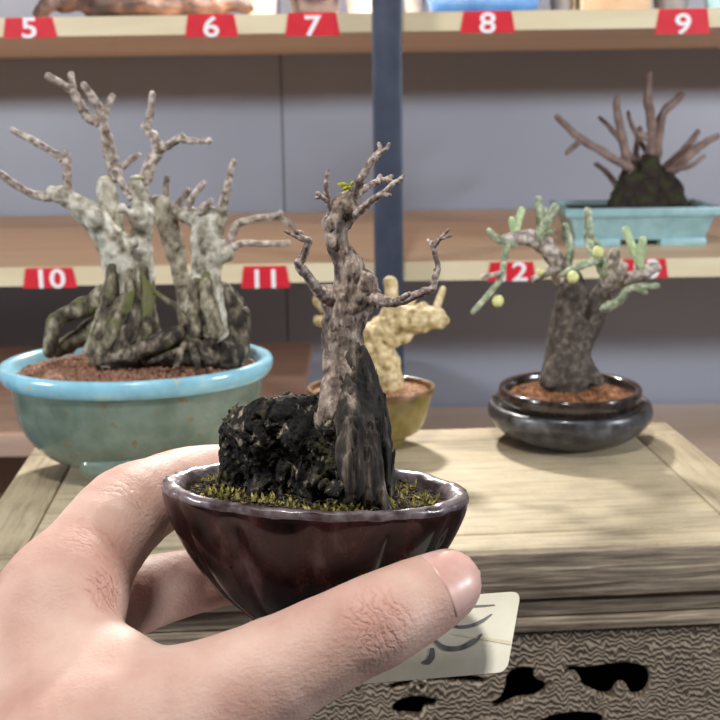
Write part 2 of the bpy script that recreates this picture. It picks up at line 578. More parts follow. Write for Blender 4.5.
# ------------------------------------------------------------------ shelving
sh = thing('shelving_unit', 'large wooden wall shelving with slate grey steel post behind the table', 'shelf', (0, 1.42, 0))
SF, SB = 1.15, 1.69
levels = [(Z(.0595), Z(.0768)), (Z(-.1735), Z(-.155)), (Z(-.459), Z(-.4405)), (Z(.36), Z(.378))]
for i, (z0, z1) in enumerate(levels):
    x = 1.25
    b = MB().box((-x, SF + .002, z0), (x, SB, z1)).build('shelf_board', M['lowshelf'] if i == 2 else M['shelf'], sh, False)
    MB().box((-x, SF, z0), (x, SF + .002, z1)).build('edge_band', M['edge'], b, False)
for px0 in (0.0285,):
    p = MB().box((px0 - .0135, SF - .030, 0), (px0 + .0135, SF - .001, Z(.6))).build('post', M['post'], sh, True, .002)
for px0 in (-1.2, 1.2):
    p = MB().box((px0 - .0135, SF - .030, 0), (px0 + .0135, SF - .001, Z(.6))).build('post', M['post'], sh, True, .002)


def text_mesh(s, size, bold=0.0):
    cu = bpy.data.curves.new('numeral', 'FONT')
    cu.body = s; cu.size = size; cu.align_x = 'CENTER'; cu.align_y = 'BOTTOM_BASELINE'
    cu.extrude = .0004; cu.offset = bold
    o = bpy.data.objects.new('numeral', cu)
    COL.objects.link(o)
    dg = bpy.context.evaluated_depsgraph_get()
    me = bpy.data.meshes.new_from_object(o.evaluated_get(dg))
    bpy.data.objects.remove(o); bpy.data.curves.remove(cu)
    V = np.array([v.co[:] for v in me.vertices]); Fc = [tuple(p.vertices) for p in me.polygons]
    bpy.data.meshes.remove(me)
    return V, Fc


tags = [('5', 3, 57, 17.5, 38, 'the upper shelf edge at the far left'), ('6', 185, 238, 14, 37, 'the upper shelf edge below the driftwood'), ('7', 285, 340, 12.5, 36, 'the upper shelf edge below the plum pot'),
        ('8', 460, 515, 11, 33, 'the upper shelf edge below the blue pot'), ('9', 655, 710, 8.5, 34, 'the upper shelf edge at the far right'),
        ('10', 23, 77, 268, 288, 'the middle shelf edge behind the pale twisted tree'), ('11', 241, 290, 266, 288, 'the middle shelf edge left of the steel post'),
        ('12', 487, 536, 262, 281, 'the middle shelf edge behind the drooping green twig'), ('13', 620, 668, 259, 278, 'the middle shelf edge below the sky blue pot')]
for s, xa, xb, ya, yb, where in tags:
    yy = SF - .0012
    a = P(xa, yb, yy); b = P(xb, yb, yy); t = P((xa + xb) / 2, ya, yy)
    z0 = (a[2] + b[2]) / 2; z1 = t[2]
    xm = (a[0] + b[0]) / 2; hw = (b[0] - a[0]) / 2
    th = thing('number_tag', 'red tag reading %s on %s' % (s, where), 'tag', (xm, yy, z0), 'red number tags on the shelf edges')
    V = [[xm - hw, yy, z0], [xm + hw, yy, z0], [xm + hw * .86, yy, z1], [xm - hw * .86, yy, z1]]
    V = np.array(V); V2 = V + np.array([0, .0012, 0])
    MB().add(np.concatenate([V, V2]), [(0, 1, 2, 3), (7, 6, 5, 4), (0, 4, 5, 1), (1, 5, 6, 2), (2, 6, 7, 3), (3, 7, 4, 0)]).build('backing', M['red'], th, False)
    TV, TF = text_mesh(s, .0255, .0004)
    W = np.stack([xm + TV[:, 0] * 1.25, yy - .0005 - TV[:, 2], z0 + .0004 + TV[:, 1]], 1)
    MB().add(W, TF).build('numeral', M['white'], th, False)


# low bench in the left bay
bz = Z(-.3026)
be = thing('low_bench', 'low brown wooden bench on the bottom shelf behind the blue pot', 'bench', (-.45, 1.28, Z(-.4405)))
MB().box((-.84, 1.08, bz - .022), (-.0605, 1.50, bz)).build('bench_top', M['bench'], be, True, .002)
for x in (-.80, -.10):
    for y in (1.17, 1.45):
        MB().box((x - .02, y - .015, Z(-.4405)), (x + .02, y + .015, bz - .022)).build('leg', M['bench'], be, True, .001)


# ------------------------------------------------------------------ generic pot pieces
def lathe(prof, a, b, n=96, M4=None, mod=None, close_bottom=False, close_top=False):
    """prof: (radius fraction, z). Returns V,F in the frame M4 = (origin, ex, ey, ez)."""
    o, ex, ey, ez = M4
    V = []
    for r, z in prof:
        for j in range(n):
            t = 2 * math.pi * j / n
            k = mod(t, z, r) if mod else 1.0
            V.append(o + ex * (a * r * k * math.cos(t)) + ey * (b * r * k * math.sin(t)) + ez * z)
    m = len(prof)
    Fc = [(i * n + j, i * n + (j + 1) % n, (i + 1) * n + (j + 1) % n, (i + 1) * n + j) for i in range(m - 1) for j in range(n)]
    if close_bottom: Fc.append(tuple(range(n))[::-1])
    if close_top: Fc.append(tuple((m - 1) * n + j for j in range(n)))
    return np.array(V), Fc


def smooth_prof(pr, k=4):
    pr = np.array(pr, float); out = []
    m = len(pr)
    for i in range(m - 1):
        p0 = pr[max(i - 1, 0)]; p1 = pr[i]; p2 = pr[i + 1]; p3 = pr[min(i + 2, m - 1)]
        for u in np.arange(k) / k:
            out.append(0.5 * ((2 * p1) + (p2 - p0) * u + (2 * p0 - 5 * p1 + 4 * p2 - p3) * u * u + (3 * p1 - p0 - 3 * p2 + p3) * u ** 3))
    out.append(pr[-1])
    return out


def frame(o, yaw=0.0):
    c, s = math.cos(yaw), math.sin(yaw)
    return (np.array(o, float), np.array([c, s, 0]), np.array([-s, c, 0]), np.array([0, 0, 1.0]))


def soil_disc(fr, a, b, z, mound=.003, n=64, rings=14, amp=.0008, seed=0):
    o, ex, ey, ez = fr
    V = [o + ez * (z + mound)]
    for i in range(1, rings + 1):
        r = i / rings
        for j in range(n):
            t = 2 * math.pi * j / n
            p = o + ex * a * r * math.cos(t) + ey * b * r * math.sin(t)
            h = z + mound * (1 - r * r)
            V.append(p + ez * h)
    V = np.array(V)
    V += np.outer(fbm(V * 350, 2, seed) * amp, ez)
    Fc = [(0, 1 + j, 1 + (j + 1) % n) for j in range(n)]
    for i in range(rings - 1):
        for j in range(n):
            q = 1 + i * n
            Fc.append((q + j, q + n + j, q + n + (j + 1) % n, q + (j + 1) % n))
    return V, Fc


def granules(mb, fr, a, b, z, mound, count, rad, lift=.4, flat=.8):
    o, ex, ey, ez = fr
    for _ in range(count):
        r = math.sqrt(rng.uniform(0, .97)); t = rng.uniform(0, 2 * math.pi)
        p = o + ex * a * r * math.cos(t) + ey * b * r * math.sin(t) + ez * (z + mound * (1 - r * r) + rad * lift * rng.uniform(-.3, 1))
        mb.ball(p, rad * rng.uniform(.6, 1.25), (rng.uniform(.8, 1.3), rng.uniform(.8, 1.3), flat), .22)


# ------------------------------------------------------------------ the carved table
TC = np.array([.005, .606, Z(-.2)])
TX = np.array([math.cos(TH), math.sin(TH), 0]); TY = np.array([-math.sin(TH), math.cos(TH), 0]); TZ = np.array([0, 0, 1.0])
HW, HD = .193, .104


def TM(v):
    return TC + TX * v[0] + TY * v[1] + TZ * v[2]


tb = thing('carved_table', 'weathered pale wooden table with carved openwork apron under the potted trees', 'table', (TC[0], TC[1], 0))
g = .0009
FB, SW, TT = .027, .028, .0225
MB().box((-HW, -HD + .0050, -TT), (HW, -HD + FB - .0026, 0), TM).build('front_board', M['top'], tb, True, .0004)
MB().box((-HW, HD - FB + g, -TT), (HW, HD, 0), TM).build('back_board', M['top'], tb, True, .0012)
MB().box((-HW, -HD + FB, -TT), (-HW + SW - g, HD - FB, 0), TM).build('side_board', M['topside'], tb, True, .0010)
MB().box((HW - SW + g, -HD + FB, -TT), (HW, HD - FB, 0), TM).build('side_board', M['topside'], tb, True, .0010)
MB().box((-HW + SW, -HD + FB, -TT), (HW - SW, HD - FB, -.0003), TM).build('panel', M['top'], tb, True, .0003)
MB().box((-HW, -HD - .0004, -TT), (HW, -HD + .0028, -.0003), TM).build('front_facing', M['front'], tb, True, .0012)
# moulding under the top, in two steps
mo = MB()
mo.box((-HW + .006, -HD + .005, -TT - .011), (HW - .006, HD - .005, -TT - .0008), TM)
mo.box((-HW + .004, -HD + .003, -TT - .018), (HW - .004, HD - .003, -TT - .0115), TM)
mo.build('moulding', M['front'], tb, True, .0018)
AZ1, AZ0 = -TT - .018, -TT - .118
a_in = .007
# apron with carved openings
ap0 = TM((0, -HD + a_in, 0)); apn = -TY


def ap_uv(px, py):
    w = on_plane(px, py, ap0, apn) - TC
    return (w @ TX, w @ TZ)


def zz(pts, ox, oy, sc):
    return [(ox + x / sc, oy + y / sc) for x, y in pts]


holes = [
    zz([(205, 275), (225, 258), (262, 255), (283, 262), (281, 280), (300, 290), (312, 310), (290, 335), (240, 345), (175, 362), (162, 350), (190, 325), (200, 300)], 420, 560, 2.4),
    zz([(345, 262), (400, 253), (540, 252), (558, 272), (556, 315), (530, 335), (505, 330), (488, 306), (465, 332), (400, 318), (386, 308), (378, 285), (362, 277), (349, 280)], 420, 560, 2.4),
    zz([(270, 400), (300, 376), (340, 365), (400, 362), (440, 372), (450, 390), (430, 420), (360, 432), (300, 425)], 420, 560, 2.4),
    zz([(95, 130), (110, 112), (170, 107), (190, 118), (185, 130), (165, 135), (160, 148), (130, 150), (100, 145)], 340, 640, 1.895),
    zz([(85, 92), (95, 82), (150, 74), (275, 70), (280, 80), (230, 85), (180, 84), (120, 94)], 340, 640, 1.895),
]
huv = [[ap_uv(*q) for q in h] for h in holes]
mirror = [[(-u, v) for u, v in h][::-1] for h in (huv[0], huv[1])]
huv += [[(u - .03, v) for u, v in h] for h in mirror]
cu = bpy.data.curves.new('apron', 'CURVE'); cu.dimensions = '2D'; cu.fill_mode = 'BOTH'
cu.extrude = .0022; cu.bevel_depth = .0010; cu.bevel_resolution = 2; cu.resolution_u = 6


def spl(pts, smooth=True):
    if smooth:
        s = cu.splines.new('BEZIER'); s.bezier_points.add(len(pts) - 1)
        n = len(pts)
        for i, (u, v) in enumerate(pts):
            b = s.bezier_points[i]; b.co = (u, v, 0); b.handle_left_type = b.handle_right_type = 'AUTO'
    else:
        s = cu.splines.new('POLY'); s.points.add(len(pts) - 1)
        for i, (u, v) in enumerate(pts): s.points[i].co = (u, v, 0, 1)
    s.use_cyclic_u = True


spl([(-HW + .012, AZ0), (HW - .012, AZ0), (HW - .012, AZ1), (-HW + .012, AZ1)], False)
for h in huv: spl(h)
co = bpy.data.objects.new('apron', cu); COL.objects.link(co)
me = bpy.data.meshes.new_from_object(co.evaluated_get(bpy.context.evaluated_depsgraph_get()))
V = np.array([v.co[:] for v in me.vertices]); Fc = [tuple(p.vertices) for p in me.polygons]
bpy.data.objects.remove(co); bpy.data.curves.remove(cu); bpy.data.meshes.remove(me)
W = np.array([TM((v[0], -HD + a_in + .0032 - v[2], v[1])) for v in V])
ao = MB().add(W, Fc).build('apron', M['carved'], tb, True)
ao.data.set_sharp_from_angle(angle=math.radians(35))
# a small curl carved in relief on the apron
cl = MB()
cp = [(410, 686), (416, 679), (424, 680), (426, 687), (420, 690), (417, 686)]
cl.tube([TM((*[ap_uv(*q)[0]], -HD + a_in - .0012, ap_uv(*q)[1])) for q in cp], [.0009] * 6, 8, 5)
cl.build('carved_curl', M['carved'], ao)
for sx in (-1, 1):
    x0, x1 = sorted((sx * (HW - .012), sx * (HW - .026)))
    MB().box((x0, -HD + .022, AZ0), (x1, HD - .022, AZ1), TM).build('side_apron', M['carved'], tb, True, .001)
MB().box((-HW + .027, HD - .02, AZ0), (HW - .027, HD - .006, AZ1), TM).build('back_apron', M['dark'], tb, True, .001)  # closes the back; interior shade is put into its colour
MB().box((-HW + .027, -HD + .022, AZ0), (HW - .027, HD - .021, AZ0 + .006), TM).build('added_shade_panel', M['dark'], tb, True, .001)  # unseen panel, added to shut out light behind the apron openings
for sx in (-1, 1):
    for sy in (-1, 1):
        x = sx * (HW - .026); y = sy * (HD - .026)
        MB().box((x - .014, y - .014, -TC[2]), (x + .014, y + .014, AZ0 + .003), TM).build('leg', M['front'], tb, True, .002)


# ------------------------------------------------------------------ branch helper
def branch(name, lines, m, parent, Y, n=8, amp=.12, freq=500, seed=0, tip=None, buds=0):
    """lines: each a list of (px, py, r_px[, dY]); all joined into one branch mesh"""
    mb = MB()
    for li, ln in enumerate(lines):
        pts, rr = [], []
        for q in ln:
            yy = Y + (q[3] if len(q) > 3 else 0)
            pts.append(P(q[0], q[1], yy)); rr.append(R(q[2], yy))
        mb.tube(pts, rr, n, 5, amp, freq, seed + li)
        if buds:
            for i in range(len(pts) - 1):
                for _ in range(buds):
                    t = rng.uniform(.1, .95); p = pts[i] * (1 - t) + pts[i + 1] * t; r = rr[i] * (1 - t) + rr[i + 1] * t
                    d = unit(rng.normal(size=3))
                    mb.ball(p + d * r * .8, r * rng.uniform(.4, .65), (1, 1, 1), .1)
    return mb.build(name, m, parent)


def sdf_chain(S, pts, Y, k=None):
    S.chain([(P(q[0], q[1], Y + (q[3] if len(q) > 3 else 0)), R(q[2], Y + (q[3] if len(q) > 3 else 0))) for q in pts], k)


# ------------------------------------------------------------------ blue pot with the twisted pale tree
by = .642
bc = P(137, 478, by).copy(); bc[2] = Z(-.2)
rimc = P(137, 358, by)
bh = rimc[2] - bc[2]
bc[0] = rimc[0]
blue = thing('potted_bonsai', 'large pale blue oval pot with twisted pale grey bare tree on the left', 'bonsai', bc, 'small potted trees')
fr = frame(bc, math.radians(6))
A, B = .0742, .0585
pr = smooth_prof([(.30, .0060), (.50, .0062), (.68, .0115), (.81, .021), (.885, .033), (.925, bh - .0095)], 5)
V, Fc = lathe([(0.001, .0060)] + pr + [(.90, bh - .008), (.86, bh - .006), (.84, bh - .015), (.5, bh - .018), (.01, bh - .018)], A, B, 96, fr)
bpot = MB().add(V, Fc).build('pot', M['celadon'], blue)
pr = smooth_prof([(.915, bh - .0105), (.955, bh - .0100), (.985, bh - .0075), (1.0, bh - .004), (.99, bh - .001), (.955, bh), (.915, bh - .0012), (.89, bh - .005), (.87, bh - .010)], 4)
V, Fc = lathe(pr, A, B, 96, fr)
MB().add(V, Fc).build('rim', M['celadon_rim'], bpot)
for ang in (-108, 15, 140):
    t = math.radians(ang)
    c = fr[0] + fr[1] * A * .52 * math.cos(t) + fr[2] * B * .60 * math.sin(t)
    d = unit(fr[1] * math.cos(t) + fr[2] * math.sin(t)); s_ = np.array([-d[1], d[0], 0])
    S = Sdf(.006)
    S.add(c + d * .004 + np.array([0, 0, .013]) - s_ * .010, c + d * .004 + np.array([0, 0, .013]) + s_ * .010, .0075)
    S.add(c + np.array([0, 0, .0105]), c + np.array([0, 0, .0050]), .0100, .0072)
    zb = bc[2]
    V, Fc = S.mesh(.0009, clip=lambda g: zb - g[..., 2])
    MB().add(V, Fc).build('foot', M['celadon'], bpot)
sa, sb = A * .875, B * .875
so = MB().add(*soil_disc(fr, sa, sb, bh - .006, .005, seed=3))
granules(so, fr, sa * .97, sb * .97, bh - .006, .005, 2600, .0014)
part(so.build('soil', M['akadama'], blue), None, 'stuff')

ty = .638


def bark_disp(amp1, f1, amp2, f2, st=(1, 1, .35), seed=0):
    def f(p):
        q = p * np.array(st)
        return amp1 * fbm(q * f1, 2, seed) + amp2 * (np.abs(fbm(q * f2, 2, seed + 5)) - .4)
    return f


S = Sdf(.006)
sdf_chain(S, [(120, 352, 27), (124, 322, 22), (124, 290, 19), (118, 258, 16, -.002), (109, 236, 14, -.004), (91, 216, 12.5, -.008), (72, 203, 9.5, -.010), (54, 191, 7.5, -.012)], ty)
sdf_chain(S, [(146, 350, 18, -.002), (140, 310, 15, -.002), (141, 275, 13), (142, 240, 11), (140, 210, 10.5), (138, 186, 11)], ty)
sdf_chain(S, [(126, 268, 12, .01), (114, 226, 9, .016), (107, 188, 10.5, .018)], ty)
sdf_chain(S, [(196, 345, 18, .008), (186, 300, 10, .010), (180, 272, 8.5, .012), (174, 246, 9.5, .012), (166, 222, 9.5, .012), (158, 202, 6, .012)], ty)
sdf_chain(S, [(210, 345, 24, -.002), (207, 300, 19, -.002), (204, 268, 13), (204, 242, 11), (203, 224, 10.5), (194, 217, 8, .003), (183, 215, 6, .006)], ty)
sdf_chain(S, [(206, 240, 9), (217, 228, 8, -.004), (221, 214, 6, -.004)], ty)
sdf_chain(S, [(208, 264, 9), (221, 254, 7, -.008), (229, 248, 6, -.008)], ty)
for kx, ky, kr, kd in ((140, 216, 12, -.004), (97, 219, 8, -.012), (134, 243, 4, -.012), (62, 193, 9, -.012), (162, 203, 8, .012), (206, 215, 9, -.004), (122, 208, 5, -.006), (226, 252, 9, -.009), (96, 214, 5, -.016)):
    S.add(P(kx, ky, ty + kd), P(kx, ky + 1, ty + kd), R(kr, ty), k=.003)
V, Fc = S.mesh(.0008, bark_disp(.0012, 110, .0012, 260, (1, 1, .5)), .003)
btrunk = MB().add(V, Fc).build('trunk', M['bark_grey'], blue)
S = Sdf(.004)
sdf_chain(S, [(220, 296, 16, .004), (226, 318, 23, .006), (226, 345, 24, .004)], ty)
sdf_chain(S, [(196, 345, 20, -.006), (222, 352, 18, -.006)], ty)
sdf_chain(S, [(172, 352, 16, -.010), (150, 355, 12, -.012)], ty)
V, Fc = S.mesh(.0008, bark_disp(.0016, 120, .0012, 320, (1, 1, .7)), .004)
part(MB().add(V, Fc).build('root_mass', M['bark_dark'], blue), 'dark rough root mass')
roots = [
    [(50, 352, 7), (54, 324, 8), (72, 312, 9), (96, 302, 11), (116, 288, 10)],
    [(58, 350, 8, .01), (86, 334, 10, .008), (110, 318, 11, .004)],
    [(97, 356, 9, -.014), (104, 332, 13, -.014), (120, 310, 14, -.012), (138, 292, 9, -.008)],
    [(118, 354, 8, -.018), (128, 330, 11, -.018), (140, 306, 10, -.014)],
    [(154, 292, 3, -.014), (175, 306, 3.4, -.016), (186, 320, 3.4, -.018), (196, 338, 3, -.018)],
    [(100, 360, 6, -.02), (130, 354, 8, -.022), (165, 340, 9, -.018), (190, 330, 8, -.01)],
    [(150, 362, 2.5, -.03), (172, 353, 3, -.026), (196, 346, 4, -.02), (215, 340, 4, -.014)],
    [(176, 366, 3, -.03), (182, 350, 4, -.024), (190, 338, 4, -.018)],
    [(198, 366, 3, -.03), (194, 352, 4, -.026), (190, 338, 5, -.018)],
    [(210, 362, 3, -.03), (202, 350, 4, -.024), (194, 338, 5, -.018)],
    [(104, 352, 8, -.018), (116, 326, 7, -.020), (128, 300, 6, -.018), (130, 272, 4, -.016)],
    [(92, 350, 9, -.010), (104, 318, 9, -.012), (112, 290, 8, -.012), (112, 268, 5, -.013)],
    [(142, 344, 8, -.018), (148, 318, 7, -.017), (147, 292, 6, -.015), (144, 270, 4, -.013)],
    [(216, 330, 9, -.020), (208, 300, 8, -.020), (206, 276, 5, -.015)],
    [(196, 332, 8, -.018), (194, 306, 7, -.017), (197, 282, 5, -.014)],
]
for i, r in enumerate(roots):
    branch('root', [r], M['bark_dark'] if i in (3, 5, 6, 7, 8, 9) else M['root_bark'], btrunk, ty, 14, .26, 300, 40 + i)
limbs = [
    [[(60, 193, 7, -.012), (44, 197, 5, -.013), (24, 190, 4, -.015), (0, 174, 4, -.018), (-14, 168, 3.5, -.02)]],
    [[(69, 200, 6, -.012), (67, 180, 5, -.013), (66, 160, 5, -.012), (52, 152, 4, -.010), (36, 142, 4, -.008), (12, 130, 3.5, -.006)], [(66, 160, 4, -.012), (67, 154, 5, -.012)]],
    [[(115, 176, 9, .018), (112, 165, 8, .018), (108, 146, 7, .016), (102, 123, 6, .014), (88, 118, 5, .012), (78, 102, 5, .010), (71, 90, 4, .008), (48, 76, 4, .004)], [(73, 92, 4, .008), (71, 75, 4, .012)], [(103, 124, 5, .014), (98, 107, 5, .010), (84, 85, 3.6, .006)], [(104, 118, 5, .014), (108, 106, 4, .018), (112, 97, 4, .020)]],
    [[(145, 180, 8), (151, 164, 7), (158, 150, 7), (154, 139, 6), (148, 128, 5), (151, 110, 4, -.004), (152, 94, 3.6, -.006)], [(158, 149, 6), (168, 146, 5, -.006), (182, 136, 4, -.010)], [(180, 139, 4, -.010), (194, 141, 3.5, -.012), (210, 141, 3.4, -.014)], [(148, 130, 4), (144, 126, 4)]],
    [[(124, 166, 3.6, .018), (130, 160, 4, .018), (138, 155, 3.4, .018)]],
    [[(130, 198, 4, -.010), (122, 184, 4, -.010), (115, 171, 4, -.010)]],
    [[(167, 206, 4, .012), (166, 190, 3.5, .012), (167, 177, 3, .012)]],
    [[(176, 212, 5, .008), (180, 202, 4, .008), (188, 191, 3.6, .008)]],
    [[(188, 208, 4, -.004), (195, 194, 4, -.006), (204, 183, 3.4, -.006)]],
    [[(198, 213, 4, -.008), (204, 206, 4, -.010), (211, 201, 3.4, -.010)]],
    [[(221, 214, 6, -.004), (225, 196, 5, -.004), (228, 184, 4.5, -.004), (233, 162, 3.6, -.004)]],
    [[(228, 246, 6, -.008), (236, 226, 4.5, -.008), (250, 220, 4, -.010), (277, 217, 3.6, -.012), (294, 228, 3, -.014)], [(268, 218, 3.4, -.012), (281, 213, 3, -.016)]],
    [[(229, 248, 5, -.008), (244, 243, 3.5, -.010), (262, 244, 3.4, -.010), (288, 243, 3.6, -.008)]],
]
for i, l in enumerate(limbs):
    branch('branch', [[(q[0], q[1], q[2] * .88, *q[3:]) for q in ln] for ln in l], M['bark_twig'], btrunk, ty, 10, .26, 420, 70 + i, buds=2)
for q in ((139, 177, 9, 0), (107, 178, 8, .018)):
    c = P(q[0], q[1], ty + q[3])
    mb = MB(); mb.ball(c, R(q[2], ty), (1, 1, .25), .05, 2)
    part(mb.build('cut_face', M['cut'], btrunk), 'pale green sawn top')


# ------------------------------------------------------------------ charcoal pot with the green twigged tree
yk = .688
kc = P(570, 452, yk); kc[2] = Z(-.2)
krim = P(570, 386, yk); kc[0] = krim[0]
kh = krim[2] - kc[2]
blk = thing('potted_bonsai', 'round charcoal pot with dark trunk and green twigs on the right of the table', 'bonsai', kc, 'small potted trees')
fr = frame(kc)
A = R(84, yk)
pr = smooth_prof([(.50, 0), (.66, .0015), (.84, .0065), (.97, .0135), (1.0, .0185), (.965, .0235), (.86, kh - .0115), (.80, kh - .010)], 5)
V, Fc = lathe([(.01, 0)] + pr, A, A, 80, fr)
kp = MB().add(V, Fc).build('pot', M['black_glaze'], blk)
pr = smooth_prof([(.795, kh - .0105), (.84, kh - .0095), (.868, kh - .006), (.87, kh - .002), (.855, kh), (.80, kh - .0002), (.775, kh - .002), (.75, kh - .008)], 4)
V, Fc = lathe(pr, A, A, 80, fr)
MB().add(V, Fc).build('rim', M['black_rim'], kp)
so = MB().add(*soil_disc(fr, A * .77, A * .77, kh - .0055, .0045, seed=8))
granules(so, fr, A * .75, A * .75, kh - .0055, .0045, 1500, .00085)
part(so.build('soil', M['orange_soil'], blk), None, 'stuff')
S = Sdf(.003)
sdf_chain(S, [(567, 376, 26), (567, 354, 21), (568, 326, 17.5), (572, 300, 15.5), (570, 280, 13)], yk)
sdf_chain(S, [(578, 344, 14), (591, 325, 11.5), (600, 301, 11.5), (609, 282, 10), (613, 268, 8)], yk)
sdf_chain(S, [(548, 380, 9, -.008), (558, 366, 12, -.004)], yk)
sdf_chain(S, [(596, 380, 9, -.008), (580, 366, 14, -.004)], yk)
V, Fc = S.mesh(.0009, bark_disp(.0010, 140, .0006, 320), .0025)
kt = MB().add(V, Fc).build('trunk', M['bark_black'], blk)
kl = [
    ('bark_pale', [[(562, 276, 12), (556, 262, 9), (548, 248, 9), (537, 241, 9), (525, 238, 8, -.006), (513, 239, 6, -.010), (505, 239, 5, -.012)]], .2),
    ('green_twig', [[(507, 241, 4, -.012), (504, 260, 3.4, -.014), (501, 277, 3.2, -.016), (490, 293, 3.2, -.018), (482, 302, 3, -.020), (473, 312, 2.6, -.022)]], .12),
    ('green_twig', [[(513, 243, 5, -.010), (499, 240, 4, -.014), (489, 231, 3, -.016)]], .12),
    ('bark_pale', [[(502, 273, 2.6, -.016), (492, 275, 2.6, -.020), (483, 277, 2.6, -.022)]], .1),
    ('bright_green', [[(517, 238, 5, -.004), (514, 228, 4, -.004), (512, 220, 3.6, -.004)], [(516, 230, 4, -.004), (522, 210, 3.6, -.002)]], .15),
    ('green_twig', [[(538, 238, 4, .004), (540, 222, 4.4, .004), (538.5, 199, 3.6, .004)], [(540, 218, 3, .004), (545, 210, 3, .004)]], .2),
    ('green_twig', [[(538, 239, 5, -.004), (546, 224, 5, -.006), (556, 207, 4, -.008)], [(543, 234, 3, -.006), (553, 231, 2.6, -.01)]], .25),
    ('green_twig', [[(567, 268, 5), (570, 246, 4), (565, 226, 3.6)]], .12),
    ('bark_pale', [[(534, 279, 4, -.012), (545, 274, 4, -.008), (559, 268, 5, -.004)]], .15),
    ('green_twig', [[(563, 274, 3.4, -.018), (578, 267, 4, -.016), (596, 260, 4.5, -.008)]], .15),
    ('green_twig', [[(606, 272, 8, -.004), (598, 256, 6, -.004), (590, 246, 5), (589, 228, 4.5, .002), (588, 211, 4, .004)], [(590, 236, 4), (598, 244, 3)]], .22),
    ('bark_pale', [[(609, 280, 9, -.004), (613, 264, 7, -.006), (615, 252, 4.5, -.006)]], .2),
    ('bark_pale', [[(608, 284, 9, -.002), (620, 280, 7, -.006), (632, 278, 7.5, -.010), (645, 272, 7.5, -.012), (656, 267, 5.5, -.014)]], .2),
    ('bright_green', [[(642, 268, 4.5, -.010), (634, 250, 4.5, -.008), (626, 230, 4.2, -.006)]], .1),
    ('bright_green', [[(640, 266, 4.5, -.012), (641, 250, 4.5, -.014), (643, 240, 4, -.016)]], .1),
    ('green_twig', [[(592, 312, 6, .0), (602, 308, 6, -.004), (616, 303, 5, -.008), (632, 288, 4, -.014), (657, 286, 3.4, -.020)], [(636, 288, 3.4, -.016), (645, 292, 3, -.018)]], .15),
    ('bark_pale', [[(618, 278, 5, -.010), (624, 266, 4.5, -.016)]], .15),
]
for i, (m_, l, am) in enumerate(kl):
    branch('branch', l, M[m_], kt, yk, 10, am, 420, 120 + i)
for q in ((498, 301, 6, -.02), (573, 277, 6, -.022), (598, 252, 6, -.012), (540, 272, 4, -.012)):
    mb = MB(); mb.ball(P(q[0], q[1], yk + q[3]), R(q[2], yk), (1, 1, 1.05), .03, 2)
    mb.build('bud', M['bud'], kt)

# ------------------------------------------------------------------ olive pot with the cream tree
yo = .682
oc = P(371, 455, yo); oc[2] = Z(-.2)
orim = P(371, 386, yo); oc[0] = orim[0]
oh = orim[2] - oc[2]
olv = thing('potted_bonsai', 'small olive yellow pot with cream gnarled tree behind the hand-held tree', 'bonsai', oc, 'small potted trees')
fr = frame(oc, math.radians(3))
A, B = R(66, yo), R(66, yo) * .78
pr = smooth_prof([(.50, 0), (.53, .003), (.58, .0055), (.76, .0095), (.87, .0175), (.93, .026), (.965, oh - .003)], 5)
V, Fc = lathe([(.01, 0)] + pr, A, B, 72, fr)
op = MB().add(V, Fc).build('pot', M['olive'], olv)
pr = smooth_prof([(.96, oh - .0034), (1.0, oh - .003), (1.005, oh - .001), (.99, oh), (.95, oh - .0003), (.925, oh - .002), (.91, oh - .008)], 4)
V, Fc = lathe(pr, A, B, 72, fr)
MB().add(V, Fc).build('rim', M['olive_rim'], op)
so = MB().add(*soil_disc(fr, A * .925, B * .925, oh - .004, .003, seed=12))
granules(so, fr, A * .9, B * .9, oh - .004, .003, 900, .0013)
part(so.build('soil', M['akadama_tan'], olv), None, 'stuff')
S = Sdf(.005)
sdf_chain(S, [(386, 384, 17), (382, 362, 19), (376, 344, 17), (384, 332, 17), (398, 324, 16, -.004), (416, 320, 14, -.008), (434, 318, 11, -.012), (441, 320, 8, -.012)], yo)
sdf_chain(S, [(374, 346, 15), (356, 338, 14), (338, 322, 10, .004), (326, 306, 8, .004), (318, 296, 6, .006)], yo)
sdf_chain(S, [(392, 320, 10), (391, 300, 7.5), (390, 283, 7)], yo)
for i in range(22):
    a_ = rng.uniform(0, 1)
    x_ = 366 + a_ * 60; y_ = 345 - a_ * 28 + rng.uniform(-14, 10)
    S.add(P(x_, y_, yo - .008), P(x_, y_ + 1, yo - .008), R(rng.uniform(5, 9), yo), k=.0015)
V, Fc = S.mesh(.0009, bark_disp(.0012, 150, .0006, 320, (1, 1, 1)), .003)
ot = MB().add(V, Fc).build('trunk', M['cream'], olv)
for i, l in enumerate([[[(432, 318, 5, -.012), (438, 304, 4, -.012), (443, 289, 3.2, -.012)]], [[(336, 324, 6, .004), (326, 322, 6), (318, 320, 5.5)]], [[(405, 316, 6, .004), (409, 304, 5, .006), (412, 298, 5, .006)]]]):
    branch('branch', l, M['cream'], ot, yo, 9, .15, 400, 200 + i)


# ------------------------------------------------------------------ sky blue tray pot on the shelf
zs = Z(-.155)
fy = 1.235
x0 = P(565, 240, fy)[0]; x1 = P(722, 240, fy)[0]
ph = P(640, 208, fy)[2] - zs
sky = thing('potted_bonsai', 'sky blue rectangular pot with bare mossy tree on the middle shelf', 'bonsai', ((x0 + x1) / 2, fy + .05, zs), 'small potted trees')
mb = MB()
ins = .006


